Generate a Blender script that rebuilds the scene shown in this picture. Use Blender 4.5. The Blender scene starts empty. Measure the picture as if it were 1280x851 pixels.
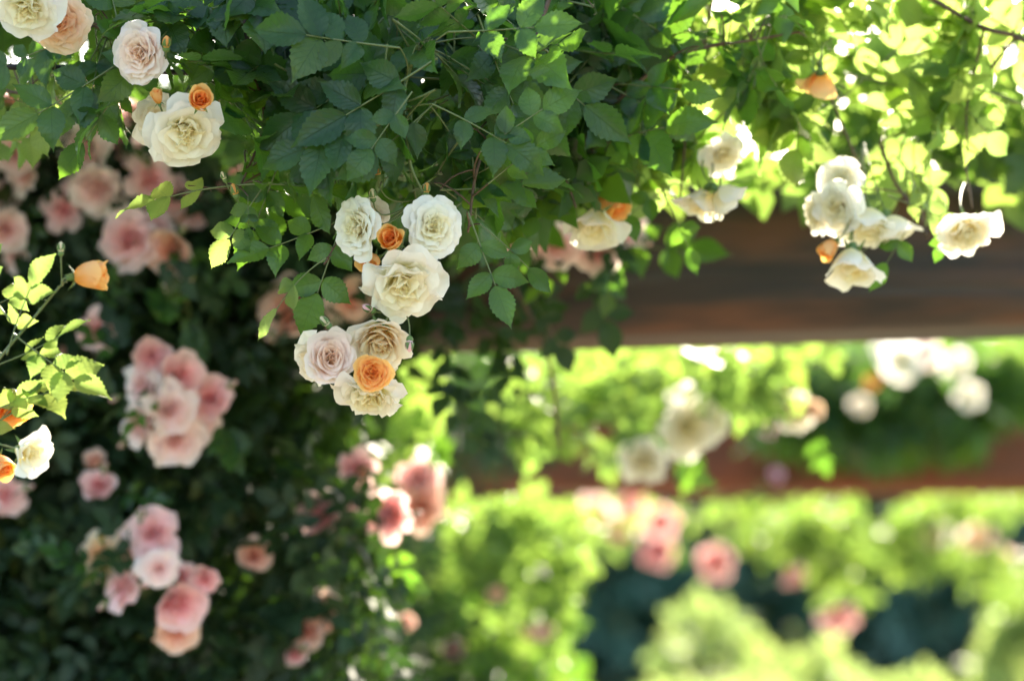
import bpy, math, random
import numpy as np
from mathutils import Vector, Matrix, noise

# ------------------------------------------------------------------ camera, world, sun
SC = bpy.context.scene
COL = SC.collection
PITCH = math.radians(5.0)
CAMZ = 1.6
F = 1280 * 100 / 36.0
cam = bpy.data.cameras.new('camera'); camo = bpy.data.objects.new('camera', cam); COL.objects.link(camo)
camo.location = (0, 0, CAMZ); camo.rotation_euler = (math.radians(90) + PITCH, 0, 0)
cam.lens = 100; cam.sensor_width = 36; cam.clip_start = 0.05; cam.clip_end = 2000
cam.dof.use_dof = True; cam.dof.focus_distance = 3.5; cam.dof.aperture_fstop = 2.5
SC.camera = camo
SUN_EL, SUN_AZ = math.radians(31), math.radians(17)     # azimuth clockwise from +Y (behind the roses, a little to the right)
SUND = Vector((math.sin(SUN_AZ) * math.cos(SUN_EL), math.cos(SUN_AZ) * math.cos(SUN_EL), math.sin(SUN_EL)))
w = bpy.data.worlds.new('World'); SC.world = w; w.use_nodes = True
nt = w.node_tree; nt.nodes.clear()
sky = nt.nodes.new('ShaderNodeTexSky'); sky.sky_type = 'NISHITA'; sky.sun_disc = False
sky.sun_elevation = SUN_EL; sky.sun_rotation = SUN_AZ; sky.dust_density = 2.0; sky.air_density = 1.0
bg = nt.nodes.new('ShaderNodeBackground'); bg.inputs[1].default_value = 0.15
wo = nt.nodes.new('ShaderNodeOutputWorld')
nt.links.new(sky.outputs[0], bg.inputs[0]); nt.links.new(bg.outputs[0], wo.inputs[0])
sl = bpy.data.lights.new('sun', 'SUN'); sl.energy = 5.0; sl.angle = math.radians(0.5); sl.color = (1, .93, .80)
so = bpy.data.objects.new('sun', sl); COL.objects.link(so)
so.rotation_euler = SUND.to_track_quat('Z', 'Y').to_euler(); so.location = SUND * 30
SC.view_settings.view_transform = 'Standard'; SC.view_settings.look = 'None'
SC.view_settings.exposure = 2.2; SC.view_settings.gamma = 1.0
SC.view_settings.use_white_balance = True; SC.view_settings.white_balance_temperature = 7100
SC.cycles.max_bounces = 16; SC.cycles.diffuse_bounces = 12; SC.cycles.transmission_bounces = 12
SC.cycles.use_denoising = True; SC.cycles.sample_clamp_indirect = 8

FWD = Vector((0, math.cos(PITCH), math.sin(PITCH))); UP = Vector((0, -math.sin(PITCH), math.cos(PITCH))); RT = Vector((1, 0, 0))
def P(px, py, d):
    """a point of the place, d metres into the view"""
    return Vector((0, 0, CAMZ)) + (FWD + RT * ((px - 640) / F) + UP * ((425.5 - py) / F)) * d
def W(r, u, t):
    """direction: right, up, towards the viewer"""
    return (RT * r + UP * u - FWD * t).normalized()
rng = random.Random(11)
nrg = np.random.default_rng(5)

# ------------------------------------------------------------------ materials
def mat(name):
    m = bpy.data.materials.new(name); m.use_nodes = True; m.node_tree.nodes.clear(); return m, m.node_tree.nodes, m.node_tree.links
def ramp(N, stops):
    r = N.new('ShaderNodeValToRGB'); e = r.color_ramp.elements
    e[0].position, e[0].color = stops[0][0], (*stops[0][1], 1)
    e[1].position, e[1].color = stops[1][0], (*stops[1][1], 1)
    for p, c in stops[2:]:
        k = e.new(p); k.color = (*c, 1)
    return r
def mth(N, L, op, a, b=None, clamp=False):
    n = N.new('ShaderNodeMath'); n.operation = op; n.use_clamp = clamp
    for i, x in enumerate((a, b)):
        if x is None: continue
        if isinstance(x, (int, float)): n.inputs[i].default_value = x
        else: L.new(x, n.inputs[i])
    return n.outputs[0]
def mix(N, L, fac, a, b, typ='MIX'):
    n = N.new('ShaderNodeMix'); n.data_type = 'RGBA'; n.blend_type = typ
    for i, x in ((0, fac), (6, a), (7, b)):
        if isinstance(x, (int, float)): n.inputs[i].default_value = x
        elif isinstance(x, tuple): n.inputs[i].default_value = (*x, 1)
        else: L.new(x, n.inputs[i])
    return n.outputs[2]

def leaf_mat(name, dark, light, trans, tw=0.45, rough=0.42, veins=True):
    m, N, L = mat(name)
    out = N.new('ShaderNodeOutputMaterial')
    oi = N.new('ShaderNodeObjectInfo'); at = N.new('ShaderNodeAttribute'); at.attribute_name = 'rnd'
    rnd = mth(N, L, 'FRACT', mth(N, L, 'ADD', oi.outputs['Random'], at.outputs['Fac']))
    rr = ramp(N, [(0, dark), (.93, light), (.955, (light[0] * 2.6, light[1] * 1.35, light[2] * .9)), (1, (light[0] * 3.2, light[1] * 1.4, light[2] * .8))]); L.new(rnd, rr.inputs[0])
    col = rr.outputs[0]
    geo = N.new('ShaderNodeNewGeometry')
    tcol = mix(N, L, mth(N, L, 'MULTIPLY', rnd, 0.6), trans, (trans[0] * 1.45, trans[1] * 1.12, trans[2]))
    pr = N.new('ShaderNodeBsdfPrincipled'); pr.inputs['Roughness'].default_value = rough
    pr.inputs['Specular IOR Level'].default_value = 0.48
    if veins:
        uv = N.new('ShaderNodeUVMap'); sp = N.new('ShaderNodeSeparateXYZ'); L.new(uv.outputs[0], sp.inputs[0])
        au = mth(N, L, 'ABSOLUTE', mth(N, L, 'SUBTRACT', mth(N, L, 'MULTIPLY', sp.outputs[0], 2.0), 1.0))
        s = mth(N, L, 'SUBTRACT', mth(N, L, 'MULTIPLY', sp.outputs[1], 46.0), mth(N, L, 'MULTIPLY', au, 15.0))
        side = mth(N, L, 'POWER', mth(N, L, 'MAXIMUM', mth(N, L, 'SINE', s), 0.0), 9.0)
        mid = mth(N, L, 'SUBTRACT', 1.0, mth(N, L, 'MULTIPLY', au, 22.0), True)
        v = mth(N, L, 'MAXIMUM', mth(N, L, 'MULTIPLY', side, 0.55), mid)
        tx = N.new('ShaderNodeTexNoise'); tx.inputs['Scale'].default_value = 9.0; L.new(uv.outputs[0], tx.inputs[0])
        col = mix(N, L, mth(N, L, 'MULTIPLY', tx.outputs[0], 0.5), col, (light[0] * .75, light[1] * .75, light[2] * 1.1))
        col = mix(N, L, mth(N, L, 'MULTIPLY', v, 0.55), col, (dark[0] * .5, dark[1] * .55, dark[2] * .5))
        tcol = mix(N, L, mth(N, L, 'MULTIPLY', v, 0.45), tcol, (trans[0] * .55, trans[1] * .6, trans[2] * .6))
        bp = N.new('ShaderNodeBump'); bp.inputs['Strength'].default_value = 0.45; bp.inputs['Distance'].default_value = 0.0012
        L.new(mth(N, L, 'SUBTRACT', mth(N, L, 'MULTIPLY', tx.outputs[0], 0.5), v), bp.inputs['Height']); L.new(bp.outputs[0], pr.inputs['Normal'])
    col = mix(N, L, mth(N, L, 'MULTIPLY', geo.outputs['Backfacing'], 0.5), col, (.055, .105, .045))
    L.new(col, pr.inputs['Base Color'])
    tr = N.new('ShaderNodeBsdfTranslucent'); L.new(tcol, tr.inputs[0])
    mx = N.new('ShaderNodeMixShader'); mx.inputs[0].default_value = tw
    L.new(pr.outputs[0], mx.inputs[1]); L.new(tr.outputs[0], mx.inputs[2]); L.new(mx.outputs[0], out.inputs[0])
    return m

def petal_mat(name, base, tip, core, tbase, ttip, tw=0.42):
    """base/tip: reflectance at foot and rim; core: colour of the innermost petals; tbase/ttip: light passed through"""
    m, N, L = mat(name)
    out = N.new('ShaderNodeOutputMaterial')
    pv = N.new('ShaderNodeAttribute'); pv.attribute_name = 'pv'
    pt = N.new('ShaderNodeAttribute'); pt.attribute_name = 'pt'
    nz = N.new('ShaderNodeTexNoise'); nz.inputs['Scale'].default_value = 45; nz.inputs['Detail'].default_value = 3
    tc = N.new('ShaderNodeTexCoord'); L.new(tc.outputs['Object'], nz.inputs[0])
    f = mth(N, L, 'MULTIPLY', mth(N, L, 'ADD', pv.outputs['Fac'], mth(N, L, 'MULTIPLY', mth(N, L, 'SUBTRACT', nz.outputs[0], .5), .5)), 1.35, True)
    f = mth(N, L, 'MULTIPLY', f, mth(N, L, 'ADD', 0.35, mth(N, L, 'MULTIPLY', pt.outputs['Fac'], 0.9)), True)
    ic = mth(N, L, 'POWER', mth(N, L, 'SUBTRACT', 1.0, pt.outputs['Fac'], True), 1.6)
    c = mix(N, L, f, base, tip); c = mix(N, L, ic, c, core)
    t = mix(N, L, f, tbase, ttip)
    pr = N.new('ShaderNodeBsdfPrincipled'); pr.inputs['Roughness'].default_value = .55; pr.inputs['Specular IOR Level'].default_value = .3
    L.new(c, pr.inputs['Base Color'])
    uv = N.new('ShaderNodeUVMap'); mp = N.new('ShaderNodeMapping'); mp.inputs['Scale'].default_value = (26, 1.5, 1); L.new(uv.outputs[0], mp.inputs[0])
    n2 = N.new('ShaderNodeTexNoise'); n2.inputs['Scale'].default_value = 1.0; L.new(mp.outputs[0], n2.inputs[0])
    bp = N.new('ShaderNodeBump'); bp.inputs['Strength'].default_value = .35; bp.inputs['Distance'].default_value = .0008
    L.new(n2.outputs[0], bp.inputs['Height']); L.new(bp.outputs[0], pr.inputs['Normal'])
    tr = N.new('ShaderNodeBsdfTranslucent'); L.new(t, tr.inputs[0])
    mx = N.new('ShaderNodeMixShader'); mx.inputs[0].default_value = tw
    L.new(pr.outputs[0], mx.inputs[1]); L.new(tr.outputs[0], mx.inputs[2]); L.new(mx.outputs[0], out.inputs[0])
    return m

def plain_mat(name, c1, c2, rough=.6, scale=30, bump=.3, metal=0, stretch=(1, 1, 1)):
    m, N, L = mat(name)
    out = N.new('ShaderNodeOutputMaterial'); pr = N.new('ShaderNodeBsdfPrincipled')
    pr.inputs['Roughness'].default_value = rough; pr.inputs['Metallic'].default_value = metal
    tc = N.new('ShaderNodeTexCoord'); mp = N.new('ShaderNodeMapping'); mp.inputs['Scale'].default_value = stretch
    L.new(tc.outputs['Object'], mp.inputs[0])
    nz = N.new('ShaderNodeTexNoise'); nz.inputs['Scale'].default_value = scale; nz.inputs['Detail'].default_value = 5; L.new(mp.outputs[0], nz.inputs[0])
    r = ramp(N, [(.3, c1), (.7, c2)]); L.new(nz.outputs[0], r.inputs[0]); L.new(r.outputs[0], pr.inputs['Base Color'])
    bp = N.new('ShaderNodeBump'); bp.inputs['Strength'].default_value = bump; bp.inputs['Distance'].default_value = .01
    L.new(nz.outputs[0], bp.inputs['Height']); L.new(bp.outputs[0], pr.inputs['Normal']); L.new(pr.outputs[0], out.inputs[0])
    return m

def wood_mat(name, dark, mid_, red, grey):
    m, N, L = mat(name)
    out = N.new('ShaderNodeOutputMaterial'); pr = N.new('ShaderNodeBsdfPrincipled'); pr.inputs['Roughness'].default_value = .62
    tc = N.new('ShaderNodeTexCoord'); mp = N.new('ShaderNodeMapping'); mp.inputs['Scale'].default_value = (.8, 8, 8); L.new(tc.outputs['Object'], mp.inputs[0])
    n1 = N.new('ShaderNodeTexNoise'); n1.inputs['Scale'].default_value = 2.2; n1.inputs['Detail'].default_value = 9; n1.inputs['Distortion'].default_value = .6; L.new(mp.outputs[0], n1.inputs[0])
    r1 = ramp(N, [(.3, dark), (.72, mid_)]); L.new(n1.outputs[0], r1.inputs[0])
    n2 = N.new('ShaderNodeTexNoise'); n2.inputs['Scale'].default_value = 2.6; n2.inputs['Detail'].default_value = 3
    mp2 = N.new('ShaderNodeMapping'); mp2.inputs['Scale'].default_value = (1, 4, 4); L.new(tc.outputs['Object'], mp2.inputs[0]); L.new(mp2.outputs[0], n2.inputs[0])
    f2 = mth(N, L, 'MULTIPLY', mth(N, L, 'SUBTRACT', n2.outputs[0], .45), 5.0, True)
    c = mix(N, L, f2, r1.outputs[0], red)
    n3 = N.new('ShaderNodeTexNoise'); n3.inputs['Scale'].default_value = 5; mp3 = N.new('ShaderNodeMapping'); mp3.inputs['Scale'].default_value = (.5, 9, 9)
    L.new(tc.outputs['Object'], mp3.inputs[0]); L.new(mp3.outputs[0], n3.inputs[0])
    c = mix(N, L, mth(N, L, 'MULTIPLY', mth(N, L, 'SUBTRACT', n3.outputs[0], .55), 3.0, True), c, grey)
    L.new(c, pr.inputs['Base Color'])
    bp = N.new('ShaderNodeBump'); bp.inputs['Strength'].default_value = .8; bp.inputs['Distance'].default_value = .012
    L.new(n1.outputs[0], bp.inputs['Height']); L.new(bp.outputs[0], pr.inputs['Normal']); L.new(pr.outputs[0], out.inputs[0])
    return m

M = {}
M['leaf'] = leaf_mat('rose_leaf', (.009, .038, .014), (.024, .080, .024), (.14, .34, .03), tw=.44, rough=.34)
M['leaf_young'] = leaf_mat('young_rose_leaf', (.022, .078, .018), (.040, .110, .026), (.32, .50, .12), tw=.6)  # lighter copy of the rose leaf, sunlight put into its colour
M['leaf_dark'] = leaf_mat('dark_rose_leaf', (.008, .028, .012), (.017, .050, .019), (.06, .15, .015), tw=.25, rough=.6, veins=False)  # darker copy of the rose leaf, shade put into its colour
M['leaf_back'] = leaf_mat('backlit_rose_leaf', (.020, .072, .018), (.038, .105, .026), (.25, .43, .075), tw=.52, veins=False)  # another lighter rose leaf copy, the sun behind it put into its tint
M['conifer'] = leaf_mat('conifer_needles', (.030, .095, .065), (.065, .150, .10), (.015, .035, .015), tw=.12, veins=False)  # teal cast in the needle colour stands in for distance haze
M['shrub'] = leaf_mat('pale_shrub_leaf', (.08, .14, .06), (.13, .20, .09), (.30, .44, .13), tw=.55, veins=False)
M['white'] = petal_mat('white_petal', (.90, .85, .52), (.90, .89, .85), (.90, .86, .66), (.95, .86, .42), (.92, .89, .82), tw=.5)
M['cream'] = petal_mat('cream_petal', (.92, .74, .36), (.91, .87, .79), (.91, .78, .54), (.96, .76, .32), (.93, .85, .72), tw=.5)
M['blush'] = petal_mat('blush_petal', (.90, .76, .54), (.91, .83, .79), (.92, .74, .66), (.94, .74, .46), (.93, .80, .72), tw=.5)
M['peach'] = petal_mat('peach_petal', (.90, .62, .32), (.90, .77, .62), (.90, .54, .30), (.94, .60, .26), (.93, .74, .54), tw=.5)
M['apricot'] = petal_mat('apricot_petal', (.94, .46, .07), (.93, .62, .27), (.93, .36, .13), (.98, .50, .06), (.97, .60, .18), tw=.5)
M['pink'] = petal_mat('pink_petal', (.96, .58, .62), (.97, .78, .82), (.96, .50, .57), (.94, .52, .48), (.96, .68, .65), tw=.4)
M['pale_pink'] = petal_mat('pale_pink_petal', (.96, .72, .72), (.97, .87, .89), (.96, .64, .67), (.94, .62, .56), (.95, .77, .73), tw=.4)
M['salmon'] = petal_mat('salmon_petal', (.95, .62, .52), (.96, .76, .69), (.95, .54, .46), (.93, .54, .40), (.94, .67, .54), tw=.4)
M['lilac'] = petal_mat('lilac_pink_petal', (.84, .50, .58), (.88, .64, .72), (.84, .40, .52), (.8, .46, .52), (.88, .6, .64), tw=.4)
M['calyx'] = plain_mat('green_calyx', (.07, .13, .03), (.12, .20, .05), .55, 60, .2)
M['stem'] = plain_mat('green_stem', (.08, .13, .04), (.14, .16, .06), .5, 60, .3)
M['twig'] = plain_mat('brown_twig', (.05, .030, .018), (.12, .065, .035), .65, 80, .5)
M['stamen'] = plain_mat('stamens', (.55, .32, .04), (.75, .5, .1), .7, 200, .3)
M['metal'] = plain_mat('black_iron', (.012, .012, .013), (.03, .028, .027), .45, 40, .2, metal=.6)
M['beam'] = wood_mat('weathered_beam', (.008, .005, .005), (.048, .024, .016), (.095, .032, .014), (.06, .05, .048))
M['beam_red'] = wood_mat('red_brown_beam', (.085, .024, .011), (.18, .048, .020), (.24, .055, .022), (.11, .06, .04))
M['bark'] = plain_mat('bark', (.04, .03, .022), (.10, .075, .055), .9, 12, .8, stretch=(1, 1, .3))
M['gravel'] = plain_mat('gravel', (.24, .18, .12), (.38, .30, .22), .95, 60, .6)
M['grass'] = plain_mat('grass', (.05, .09, .025), (.09, .14, .04), .95, 25, .8)

# ------------------------------------------------------------------ helpers
def link(o, parent=None):
    COL.objects.link(o)
    if parent: o.parent = parent
    return o
def thing(name, label, cat, loc=(0, 0, 0), group=None):
    o = bpy.data.objects.new(name, None); o.empty_display_size = .02; link(o); o.location = loc
    o['label'] = label; o['category'] = cat
    if group: o['group'] = group
    return o
def mesh(name, V, Fc, m, attrs=None, uv=None, smooth=True):
    me = bpy.data.meshes.new(name)
    V = np.asarray(V, dtype=np.float32)
    Fc = np.asarray(Fc, dtype=np.int32)
    n, k = Fc.shape
    me.vertices.add(len(V)); me.vertices.foreach_set('co', V.ravel())
    me.loops.add(n * k); me.loops.foreach_set('vertex_index', Fc.ravel())
    me.polygons.add(n); me.polygons.foreach_set('loop_start', np.arange(n, dtype=np.int32) * k)
    me.update(calc_edges=True)
    me.polygons.foreach_set('use_smooth', np.full(n, smooth))
    if attrs:
        for a, val in attrs.items():
            me.attributes.new(a, 'FLOAT', 'POINT').data.foreach_set('value', np.asarray(val, dtype=np.float32))
    if uv is not None:
        me.uv_layers.new(name='UVMap').data.foreach_set('uv', np.asarray(uv, dtype=np.float32)[Fc.ravel()].ravel())
    if m: me.materials.append(m)
    me.validate(); me.update()
    return me
def mobj(name, me, parent=None, loc=None, mtx=None):
    o = bpy.data.objects.new(name, me); link(o, parent)
    if mtx is not None: o.matrix_basis = mtx
    elif loc is not None: o.location = loc
    return o
class MB:
    """collects quads of one mesh"""
    def __init__(s): s.v = []; s.f = []
    def add(s, V, Fc):
        b = len(s.v); s.v += [tuple(x) for x in V]; s.f += [tuple(i + b for i in f) for f in Fc]
    def tube(s, pts, r0, r1=None, n=6):
        r1 = r0 if r1 is None else r1
        pts = [Vector(p) for p in pts]; V = []; Fc = []; k = len(pts)
        t0 = (pts[1] - pts[0]).normalized()
        a = t0.orthogonal().normalized()
        for i, p in enumerate(pts):
            t = (pts[min(i + 1, k - 1)] - pts[max(i - 1, 0)])
            t = t.normalized() if t.length > 1e-9 else t0
            a = (a - t * a.dot(t)).normalized(); b = t.cross(a)
            r = r0 + (r1 - r0) * i / (k - 1)
            for j in range(n):
                th = 2 * math.pi * j / n; V.append(p + (a * math.cos(th) + b * math.sin(th)) * r)
        for i in range(k - 1):
            for j in range(n):
                Fc.append((i * n + j, i * n + (j + 1) % n, (i + 1) * n + (j + 1) % n, (i + 1) * n + j))
        s.add(V, Fc)
    def lathe(s, prof, n=10, mtx=None, lobes=0, amp=0):
        V = []; Fc = []; k = len(prof)
        for r, z in prof:
            for j in range(n):
                th = 2 * math.pi * j / n; rr = r * (1 + amp * math.cos(lobes * th))
                v = Vector((rr * math.cos(th), rr * math.sin(th), z)); V.append(mtx @ v if mtx else v)
        for i in range(k - 1):
            for j in range(n): Fc.append((i * n + j, i * n + (j + 1) % n, (i + 1) * n + (j + 1) % n, (i + 1) * n + j))
        s.add(V, Fc)
    def mesh(s, name, m, off=None, smooth=True):
        V = np.array(s.v)
        if off is not None: V = V - np.array(off)
        return mesh(name, V, s.f, m, smooth=smooth)
def bez(p0, p1, p2, n=8):
    return [p0 * (1 - t) ** 2 + p1 * 2 * t * (1 - t) + p2 * t * t for t in [i / n for i in range(n + 1)]]
def catmull(pts, n=6):
    pts = [Vector(p) for p in pts]; q = [pts[0] * 2 - pts[1]] + pts + [pts[-1] * 2 - pts[-2]]; out = []
    for i in range(1, len(q) - 2):
        for k in range(n):
            t = k / n; a, b, c, d = q[i - 1:i + 3]
            out.append(.5 * ((2 * b) + (c - a) * t + (2 * a - 5 * b + 4 * c - d) * t * t + (3 * b - a - 3 * c + d) * t ** 3))
    out.append(pts[-1]); return out
def frame(d, nrm, pos, s=1.0):
    d = Vector(d).normalized(); nrm = Vector(nrm); x = d.cross(nrm)
    if x.length < 1e-4: x = d.orthogonal()
    x.normalize(); z = x.cross(d)
    return Matrix(((x.x * s, d.x * s, z.x * s, pos[0]), (x.y * s, d.y * s, z.y * s, pos[1]), (x.z * s, d.z * s, z.z * s, pos[2]), (0, 0, 0, 1)))

# ------------------------------------------------------------------ leaves
def leaflet(Ln, Wd, rows, cols, fold, curl, serr, seed, twist=0.0):
    """ovate leaflet along +Y, face up +Z, saw-toothed edge, folded on its midrib"""
    r = random.Random(seed); V = []; U = []; Fc = []
    ph = r.random() * 6
    for i in range(rows + 1):
        v = i / rows
        hw = Wd / 2 * (math.sin(math.pi * v ** .80) ** (.72 + .75 * v) if 0 < v < 1 else 0)
        hw = max(hw, Wd * .012)
        for j in range(-cols, cols + 1):
            u = j / cols
            x = u * hw; y = v * Ln
            if abs(j) == cols and 0 < i < rows:
                k = 1 if i % 2 else 0
                q = min(1, (1 - v) * 3.5); x *= 1 + serr * q * (1 if k else -.6); y += serr * .16 * q * Ln * (1 if k else -.4)
            z = fold * abs(x) - curl * (v - .35) ** 2 * Ln + .035 * Ln * math.sin(v * 7 + ph + u * 1.5) * abs(u) + twist * x * v
            z += .012 * Ln * math.sin(v * 44) * abs(u) * (1 if rows > 8 else 0)
            V.append((x, y, z)); U.append((u * .5 + .5, v))
    c = 2 * cols + 1
    for i in range(rows):
        for j in range(2 * cols): Fc.append((i * c + j, i * c + j + 1, (i + 1) * c + j + 1, (i + 1) * c + j))
    return V, Fc, U
LV = {}
def leaflet_mesh(kind, k):
    key = (kind, k)
    if key not in LV:
        r = random.Random(k * 7 + 3)
        V, Fc, U = leaflet(1.0, r.uniform(.50, .66), 20, 2, r.uniform(.08, .5), r.uniform(-.3, .7), .08, k, r.uniform(-.4, .4))
        LV[key] = mesh('leaflet', V, Fc, M[kind], uv=U)
    return LV[key]
# a compound leaf: stalk length 1 with 5 or 7 leaflets; positions (y on stalk, side, length, angle)
def layout(n, seed):
    r = random.Random(seed); out = []
    pairs = (n - 1) // 2
    for p in range(pairs):
        y = .42 + .42 * p / max(1, pairs - 1) if pairs > 1 else .6
        for s in (-1, 1):
            out.append((y + r.uniform(-.02, .02), s, (.40 + .08 * p) * r.uniform(.9, 1.1), math.radians(r.uniform(48, 68)), r.uniform(-.3, .3)))
    out.append((1.0, 0, r.uniform(.52, .6), r.uniform(-.12, .12), r.uniform(-.15, .15)))
    return out
def stalk_y(t, bend): return Vector((0, t, bend * (t * t)))
TEMPL = {}
def comp_template(kind, k):
    key = (kind, k)
    if key in TEMPL: return TEMPL[key]
    r = random.Random(k + 50); n = (5, 7, 5, 5, 7, 3)[k % 6]; bend = r.uniform(-.35, .1)
    mb = MB(); mb.tube([stalk_y(t / 6, bend) for t in range(7)], .013, .007, 5)
    st = mb.mesh('leaf', M['stem'])
    kids = []
    for (y, s, ln, a, tilt) in layout(n, k):
        p = stalk_y(y, bend); d = Vector((s * math.sin(a), math.cos(a), bend * 1.2 * y)) if s else Vector((math.sin(a), 1, bend * 2))
        nn = Vector((tilt + s * -.25, -bend, 1))
        kids.append((leaflet_mesh(kind, r.randrange(8)), frame(d, nn, p, ln)))
    TEMPL[key] = (st, kids); return TEMPL[key]
def comp_leaf(parent, kind, k, pos, d, nrm, size):
    """one rose leaf: stalk mesh (part) with its leaflets (sub-parts); size = stalk length in metres"""
    st, kids = comp_template(kind, k)
    o = mobj('leaf', st, parent, mtx=frame(d, nrm, Vector(pos) - parent.location, size))
    for me, mt in kids: mobj('leaflet', me, o, mtx=mt)
    return o
def merged_template(k, rows=4, cols=1, leafs=None):
    """whole compound leaf as arrays, for far foliage"""
    r = random.Random(k + 9); n = leafs or (5, 5, 7)[k % 3]; bend = r.uniform(-.3, .1); V = []; Fc = []; A = []
    for (y, s, ln, a, tilt) in layout(n, k + 20):
        p = stalk_y(y, bend); d = Vector((s * math.sin(a), math.cos(a), bend * y)) if s else Vector((math.sin(a), 1, bend * 2))
        mt = frame(d, Vector((tilt + s * -.25, -bend, 1)), p, ln)
        v, f, u = leaflet(1, r.uniform(.56, .72), rows, cols, .2, r.uniform(0, .5), 0, k)
        b = len(V); V += [mt @ Vector(x) for x in v]; Fc += [tuple(i + b for i in q) for q in f]; A += [r.uniform(0, .35)] * len(v)
    return np.array(V), np.array(Fc), np.array(A)
MT = [merged_template(k) for k in range(4)]
MTL = [merged_template(k, 3, 1, 5) for k in range(4)]
MTM = {}
def merged_mesh(kind, k):
    if (kind, k) not in MTM:
        V, Fc, A = MT[k]; MTM[(kind, k)] = mesh('leaf', V, Fc, M[kind], attrs={'rnd': A})
    return MTM[(kind, k)]
def rot_frames(D, Nn, S):
    D = D / np.linalg.norm(D, axis=1, keepdims=True)
    X = np.cross(D, Nn); X /= np.maximum(np.linalg.norm(X, axis=1, keepdims=True), 1e-6); Z = np.cross(X, D)
    return np.stack([X, D, Z], axis=2) * S[:, None, None]
def leaf_mass(name, pts, D, Nn, S, kind, parent, templ=None, off=(0, 0, 0), kindprop='stuff'):
    templ = templ or MTL
    pts = np.asarray(pts, float) - np.asarray(off, float); R = rot_frames(np.asarray(D, float), np.asarray(Nn, float), np.asarray(S, float))
    VV = []; FF = []; AA = []; b = 0; idx = nrg.integers(0, len(templ), len(pts))
    for k, (V, Fc, A) in enumerate(templ):
        sel = np.where(idx == k)[0]
        if not len(sel): continue
        v = np.einsum('nij,kj->nki', R[sel], V) + pts[sel][:, None, :]
        VV.append(v.reshape(-1, 3)); n = len(V)
        FF.append((Fc[None] + (np.arange(len(sel)) * n)[:, None, None] + b).reshape(-1, 4)); b += n * len(sel)
        AA.append((nrg.random(len(sel))[:, None] + A[None]).ravel())
    me = mesh(name, np.concatenate(VV), np.concatenate(FF), M[kind], attrs={'rnd': np.concatenate(AA)})
    o = mobj(name, me, parent); o['kind'] = kindprop
    return o
def inpoly(x, y, poly):
    c = False; n = len(poly); j = n - 1
    for i in range(n):
        xi, yi = poly[i]; xj, yj = poly[j]
        if (yi > y) != (yj > y) and x < (xj - xi) * (y - yi) / (yj - yi) + xi: c = not c
        j = i
    return c
def sample(poly, d0, d1, n, clump=0.0, freq=9.0, power=1.0, keep=None, rr=None):
    """points inside a volume of foliage; clump>0 thins it in patches so that gaps show"""
    rr = rr or rng; xs = [p[0] for p in poly]; ys = [p[1] for p in poly]; out = []; tries = 0
    while len(out) < n and tries < n * 40:
        tries += 1
        x = rr.uniform(min(xs), max(xs)); y = rr.uniform(min(ys), max(ys))
        if not inpoly(x, y, poly): continue
        d = d0 + (d1 - d0) * rr.random() ** power; p = P(x, y, d)
        if clump and noise.noise(p * freq) < clump - .35 + rr.uniform(-.12, .12): continue
        if keep and not keep(p): continue
        out.append(p)
    return out
def rvec(r=None):
    r = r or rng
    while True:
        v = Vector((r.uniform(-1, 1), r.uniform(-1, 1), r.uniform(-1, 1)))
        if .05 < v.length < 1: return v.normalized()
def mass(parent, name, poly, d0, d1, n, kind, size, nprefer=(0, -.5, .7), jit=.8, down=.35, clump=0, freq=6, power=1, keep=None, templ=None, parts=0, part_kind=None, out=None):
    """stuff foliage plus `parts` leaves that are objects of their own"""
    pts = sample(poly, d0, d1, n + parts, clump, freq, power, keep)
    pts.sort(key=lambda p: p.y)
    def dn():
        d = rvec(); d.z -= down; d.normalize(); q = (Vector(nprefer) + rvec() * jit).normalized(); return d, q
    front = pts[:parts * 3]; rng.shuffle(front); front = front[:parts]; fs = set(id(p) for p in front)
    rest = [p for p in pts if id(p) not in fs]
    for p in front:
        d, q = dn(); s = size * rng.uniform(.8, 1.15)
        mobj('leaf', merged_mesh(part_kind or kind, rng.randrange(4)), parent, mtx=frame(d, q, p - d * s * .6 - parent.location, s))
    if rest:
        D = []; Q = []; S = []; PP = []
        for p in rest:
            d, q = dn(); s = size * rng.uniform(.75, 1.15); D.append(d); Q.append(q); S.append(s); PP.append(p - d * s * .6)
        leaf_mass(name, PP, D, Q, S, kind, parent, templ, off=parent.location)

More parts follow.
